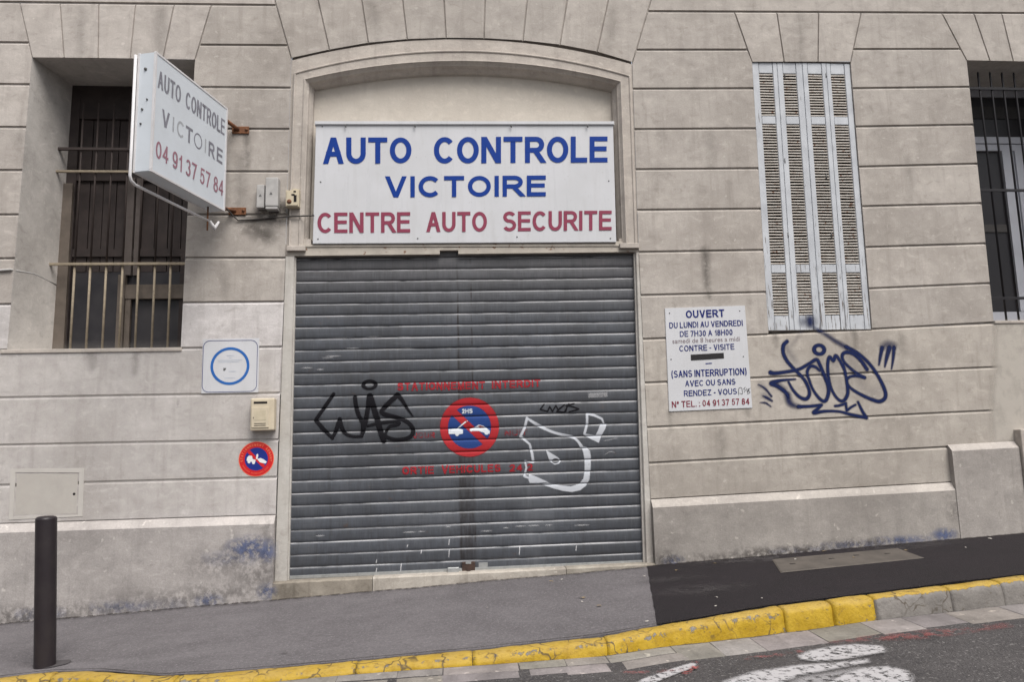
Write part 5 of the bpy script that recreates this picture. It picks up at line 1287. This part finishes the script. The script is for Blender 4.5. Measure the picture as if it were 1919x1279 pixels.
for i in range(26):
    a = math.radians(206+128*i/25); r = .117
    if random.random() < .82:
        dr_, da = .006, .014
        mb.add([(cx3+(r+s*dr_)*math.cos(a+t_*da), -.0040, cz3+(r+s*dr_)*math.sin(a+t_*da)) for s, t_ in ((-1,-1),(-1,1),(1,1),(1,-1))], [(0,1,2,3)])
mb.build('small_print', 'sign_orange', NP)

# meter cabinet let into the wall
MC = empty('meter_cabinet', (-3.25, 0, .70), 'pale flush meter cabinet in the wall behind the dark bollard', 'cabinet')
qo = [XZ(17,975), XZ(155,968.5), XZ(158,878), XZ(20,880)]; qi = [XZ(25,969), XZ(146,966), XZ(149,886.5), XZ(29.5,886)]
mb = MB(); vs = [(x, -.0035, z) for x, z in qo]+[(x, -.0035, z) for x, z in qi]+[(x, .065, z) for x, z in qo]+[(x, .065, z) for x, z in qi]
mb.add(vs, [(i, (i+1) % 4, 4+(i+1) % 4, 4+i) for i in range(4)]+[(8+i, 8+(i+1) % 4, (i+1) % 4, i) for i in range(4)]+[(4+i, 4+(i+1) % 4, 12+(i+1) % 4, 12+i) for i in range(4)])
plain('cabinet_paint', (0.475,0.45,0.42,1), .7, var=.15, sc=5); mb.build('frame', 'cabinet_paint', MC, fix=True)
qd_ = [(x+sx*.011, z+sz*.011) for (x, z), (sx, sz) in zip(qi, ((1,1),(-1,1),(-1,-1),(1,-1)))]
mb = MB(); mb.prism(qd_, -.001, .055, bev=.002); cdoor = mb.build('door', 'cabinet_paint', MC)
mb = MB(); mb.prism([(qi[0][0]-.005, qi[0][1]-.005), (qi[1][0]+.005, qi[1][1]-.005), (qi[2][0]+.005, qi[2][1]+.005), (qi[3][0]-.005, qi[3][1]+.005)], .003, .006); mb.build('gap_shade', 'hole_black', MC)  # black sheet painting the shade in the gap round the door
x, z = XZ(139, 926.5); mb = MB(); mb.tube([(x, .001, z), (x, -.0030, z)], .010, 12); mb.build('keyhole', 'hole_black', cdoor)

# electrical boxes beside the arch
J1 = empty('junction_box', (-1.515, 0, 3.24), 'taller grey junction box nearest the arch moulding above the wall cable', 'electrical box')
mb = MB(); mb.box(-1.566, -1.458, -.085, -.001, 3.262, 3.520, bev=.010); mb.build('case', 'grey_plastic', J1)
mb = MB(); mb.box(-1.562, -1.462, -.080, -.004, 3.238, 3.262, bev=.004); mb.build('gland', 'grey_plastic', J1)
mb = MB(); mb.add([(-1.53, -.0865, 3.365), (-1.505, -.0865, 3.365), (-1.5175, -.0865, 3.388)], [(0,1,2)]); mb.build('warning_mark', 'dark_grey', J1)
J2 = empty('junction_box', (-1.61, 0, 3.25), 'shorter grey junction box on the left, close against the taller one', 'electrical box')
mb = MB(); mb.box(-1.645, -1.578, -.062, -.001, 3.255, 3.462, bev=.008); mb.build('case', 'grey_plastic', J2)
mb = MB(); mb.add([(-1.625, -.0635, 3.355), (-1.600, -.0635, 3.355), (-1.6125, -.0635, 3.378)], [(0,1,2)]); mb.build('warning_mark', 'dark_grey', J2)
CB = empty('key_switch', (-1.335, 0, 3.26), 'broken cream plastic switch box on the arch moulding left of the signboard', 'electrical box')
mb = MB(); mb.prism([(-1.394, 3.262), (-1.282, 3.262), (-1.282, 3.415), (-1.335, 3.420), (-1.352, 3.402), (-1.394, 3.408)], -.085, -.012, bev=.008); kcase = mb.build('case', 'cream_plastic', CB)
mb = MB(); mb.tube([(-1.363, -.084, 3.302), (-1.363, -.088, 3.302)], .020, 14); mb.build('lock_barrel', 'rust', kcase)
mb = MB(); mb.box(-1.325, -1.302, -.0875, -.082, 3.30, 3.36); mb.box(-1.345, -1.318, -.0875, -.082, 3.355, 3.37); mb.box(-1.328, -1.308, -.0875, -.082, 3.385, 3.398); mb.each('slot', 'hole_black', kcase)
mb = MB(); mb.tube([tuple(P(a, b, y)) for a, b, y in ((412,392,-.12),(424,390,-.10),(436,404,-.03),(446,413,-.012),(470,412,-.010),(505,409,-.012),(540,406,-.034),(566,405,-.034),(589,404,-.03))], .0065, 8)
tag(mb.build('cable', 'cable_black'), 'thin black cable from the projecting sign to the main signboard', 'cable')

# ---------------------------------------------------------------- projecting sign
PS = empty('projecting_sign', (-1.9, -.05, 3.2), 'white box sign projecting from the wall on rusty brackets in front of the barred window', 'sign')
A0 = np.array([-1.884, -.15]); A1 = np.array([-2.124, -1.08]); dv = (A1-A0)/np.linalg.norm(A1-A0); nv_ = np.array([-dv[1]*-1, dv[0]*-1]); nv_ = np.array([dv[1], -dv[0]])   # towards -X
if nv_[0] > 0: nv_ = -nv_
LEN = float(np.linalg.norm(A1-A0)); TH = .135; Z0, Z1 = 3.197, 4.108
def ps(u, t_, z): p = A0+dv*u+nv_*t_; return (p[0], p[1], z)
def psbox(mb, u0, u1, t0, t1, z0, z1, bev=0):
    bm = bmesh.new(); bmesh.ops.create_cube(bm, size=1)
    for v in bm.verts:
        v.co = ps((u0+u1)/2+v.co.x*(u1-u0), (t0+t1)/2+v.co.y*(t1-t0), (z0+z1)/2+v.co.z*(z1-z0))
    bmesh.ops.recalc_face_normals(bm, faces=bm.faces[:])
    if bev: bmesh.ops.bevel(bm, geom=bm.edges[:], offset=bev, segments=2, affect='EDGES')
    mb.frombm(bm)
mb = MB(); psbox(mb, 0, LEN, .004, TH-.004, Z0, Z1, .004); pcab = mb.build('cabinet', 'cabinet_grey', PS)
mb = MB(); psbox(mb, .012, LEN-.012, -.002, .006, Z0+.012, Z1-.012); psbox(mb, .012, LEN-.012, TH-.006, TH+.002, Z0+.012, Z1-.012); mb.each('face', 'cabinet_grey', pcab)
mb = MB()
for t0, t1 in ((-.006, .010), (TH-.010, TH+.006)):
    psbox(mb, -.004, LEN+.004, t0, t1, Z1-.014, Z1+.004, .002); psbox(mb, -.004, LEN+.004, t0, t1, Z0-.004, Z0+.014, .002); psbox(mb, -.004, .014, t0, t1, Z0+.014, Z1-.014); psbox(mb, LEN-.014, LEN+.004, t0, t1, Z0+.014, Z1-.014)
mb.build('edge_trim', 'white_tube', pcab)
def pst(txt, u0, u1, z0, z1, mt, sw=.135):   # u measured from the outer edge
    y = -.0032
    lettering('lettering', mt, pcab, txt, [ps(LEN-u0*LEN, y, Z0+z0*(Z1-Z0)), ps(LEN-u1*LEN, y, Z0+z0*(Z1-Z0)), ps(LEN-u1*LEN, y, Z0+z1*(Z1-Z0)), ps(LEN-u0*LEN, y, Z0+z1*(Z1-Z0))], sw, .17)
plain('ghost_grey', (0.36,0.375,0.40,1), .6, var=.3, sc=30)
pst('AUTO', .035, .325, .715, .865, 'letter_grey'); pst('CONTROLE', .39, .965, .715, .865, 'letter_grey')
pst('V', .10, .195, .425, .565, 'letter_grey', .175); pst('I', .235, .250, .43, .56, 'ghost_grey'); pst('C', .29, .385, .425, .565, 'ghost_grey'); pst('T', .405, .50, .425, .565, 'letter_grey', .175); pst('O', .52, .635, .425, .565, 'letter_grey', .09); pst('I', .675, .69, .43, .56, 'ghost_grey')
pst('R', .73, .82, .425, .565, 'letter_grey', .175); pst('E', .855, .945, .425, .565, 'letter_grey', .175)
pst('04 91 37 57 84', .045, .97, .13, .275, 'letter_faded_red', .13)
mb = MB()
for u, z, r in ((.45,.86,.016),(.62,.60,.009),(.35,.52,.012),(.3,.40,.010)):
    p = ps(LEN+.001, TH*(1-u), Z0+z*(Z1-Z0)); p2 = ps(LEN+.008, TH*(1-u), Z0+z*(Z1-Z0)); mb.tube([p, p2], r*.7, 9)
mb.each('bolt', 'dark_grey', pcab)
# tube frame along the outer edge and below
ob = [ps(LEN+.02, TH+.012, Z1-.02), ps(LEN+.02, TH+.012, Z0+.02), ps(LEN+.022, TH+.012, Z0-.03), ps(LEN+.010, TH+.010, Z0-.062), ps(LEN-.03, TH+.006, Z0-.082), ps(LEN*.55, TH*.80, Z0-.098), ps(.12, TH*.50, Z0-.115)]
mb = MB(); mb.tube(ob, .011, 10); mb.build('support_tube', 'white_tube', PS)
mb = MB(); p = ps(.10, TH*.5, Z0-.11); mb.tube([p, ps(.06, TH*.35, Z0-.165), ps(.03, TH*.2, Z0-.10)], [.012, .022, .010], 8); mb.build('end_cap', 'white_tube', PS)
mb = MB(); mb.tube([ps(.13, TH*.5, Z0-.20), ps(.13, TH*.5, Z0)], .007, 8); mb.build('tie_rod', 'rust', PS)
for (pxa, py) in ((452, 244), (446, 396)):
    a_ = P(pxa, py); mb = MB(); mb.box(a_[0]-.075, a_[0]+.070, -.014, -.001, a_[2]-.035, a_[2]+.03, bev=.004)
    tgt = ps(.02, TH*.4, a_[2]+(.06 if py < 300 else -.01))
    mb.tube([(a_[0]-.02, -.010, a_[2]), tgt], .017, 6)
    for dx in (-.05, .05): mb.tube([(a_[0]+dx, -.014, a_[2]), (a_[0]+dx, -.024, a_[2])], .012, 6)
    mb.build('bracket', 'rust', PS)

# ================================================================== STREET THINGS
bb0 = on_pave(84, 1250)
BL = empty('bollard', tuple(bb0), 'dark brown steel bollard standing at the kerb in front of the meter cabinet', 'bollard')
topz = float(P(87, 968, bb0[1])[2]); r = .060; x, y, zb_ = bb0
lean = float(P(87, 968, bb0[1])[0]-bb0[0])
mb = MB(); mb.tube([(x, y, zb_-.08), (x-.0*lean, y, zb_), (x+lean, y, topz-.018)], r, 40, caps=False); mb.build('post', 'bollard_paint', BL)
mb = MB(); mb.tube([(x+lean, y, topz-.0195), (x+lean, y, topz-.012), (x+lean, y, topz-.004), (x+lean, y, topz), (x+lean, y, topz+.0005)], [r+.0005, r-.001, r-.008, r-.022, .001], 40, caps=False); mb.build('cap', 'bollard_paint', BL)
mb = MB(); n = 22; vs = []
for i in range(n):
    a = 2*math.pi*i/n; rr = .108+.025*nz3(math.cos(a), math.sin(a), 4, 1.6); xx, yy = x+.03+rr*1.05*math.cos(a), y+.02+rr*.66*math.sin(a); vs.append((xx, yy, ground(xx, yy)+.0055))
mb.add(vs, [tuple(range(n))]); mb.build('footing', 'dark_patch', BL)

cv = [on_pave(*p) for p in ((1463,1077),(1733,1049),(1684,1031),(1447,1052))]
UC = empty('utility_cover', tuple(sum(cv)/4), 'long rusty grey cover plate set in the dark pavement below the wall', 'cover plate')
mb = MB(); c0 = sum(cv)/4
ins = [p+(c0-p)*.02 for p in cv]
mb.add([tuple(p+np.array((0,0,.009))) for p in cv]+[tuple(p+np.array((0,0,.014))) for p in ins], [(4,5,6,7),(0,1,5,4),(1,2,6,5),(2,3,7,6),(3,0,4,7)]); mb.build('plate', 'plate_cover', UC, fix=True)
mb = MB()
for u, v in ((.12,.5),(.42,.62),(.62,.7),(.84,.6)):
    p = cv[0]*(1-u)*(1-v)+cv[1]*u*(1-v)+cv[2]*u*v+cv[3]*(1-u)*v; mb.box(p[0]-.022, p[0]+.022, p[1]-.011, p[1]+.011, p[2]+.0125, p[2]+.0155)
mb.each('lifting_slot', 'hole_black', UC)

def leaf(px, py, size, mat, label, cat, grp, name):
    p = on_pave(px, py); o = float(p[2])+(.009 if p[0] > XB-.02 else .003); mb = MB(); n = 9; vs = []
    an = random.uniform(0, 6.28)
    for i in range(n):
        a = 2*math.pi*i/n; rr = size*(1+.35*math.sin(a*2+an)+.2*random.uniform(-1, 1))
        vs.append((p[0]+rr*math.cos(a), p[1]+rr*.6*math.sin(a), o+.002+random.uniform(0, .008)))
    vs.append((float(p[0]), float(p[1]), o+.010)); fs = [(i, (i+1) % n, n) for i in range(n)]
    mb.add(vs, fs); return tag(mb.build(name, mat), label, cat, grp)
for px, py, s in ((1092,1123,.020),(1123,1138,.018),(1268,1073,.016),(1340,1060,.014),(1697,1035,.016),(1545,1037,.016),(1600,1049,.014),(1033,1092,.014)):
    leaf(px, py, s, 'leaf_brown', 'small dry brown leaf lying on the pavement', 'leaf', 'dry leaves on the pavement', 'dry_leaf')
for px, py, s in ((1053,1089,.010),(1207,1083,.010),(1091,1131,.009),(1212,1168,.011),(1428,1126,.008),(1342,1124,.010),(1341,1141,.008),(1810,1030,.008),(1855,1013,.018),(914,1142,.008),(283,1147,.010),(1490,1052,.009)):
    leaf(px, py, s, 'paper_pale', 'pale scrap of paper litter lying on the pavement', 'litter', 'paper scraps on the pavement', 'paper_scrap')
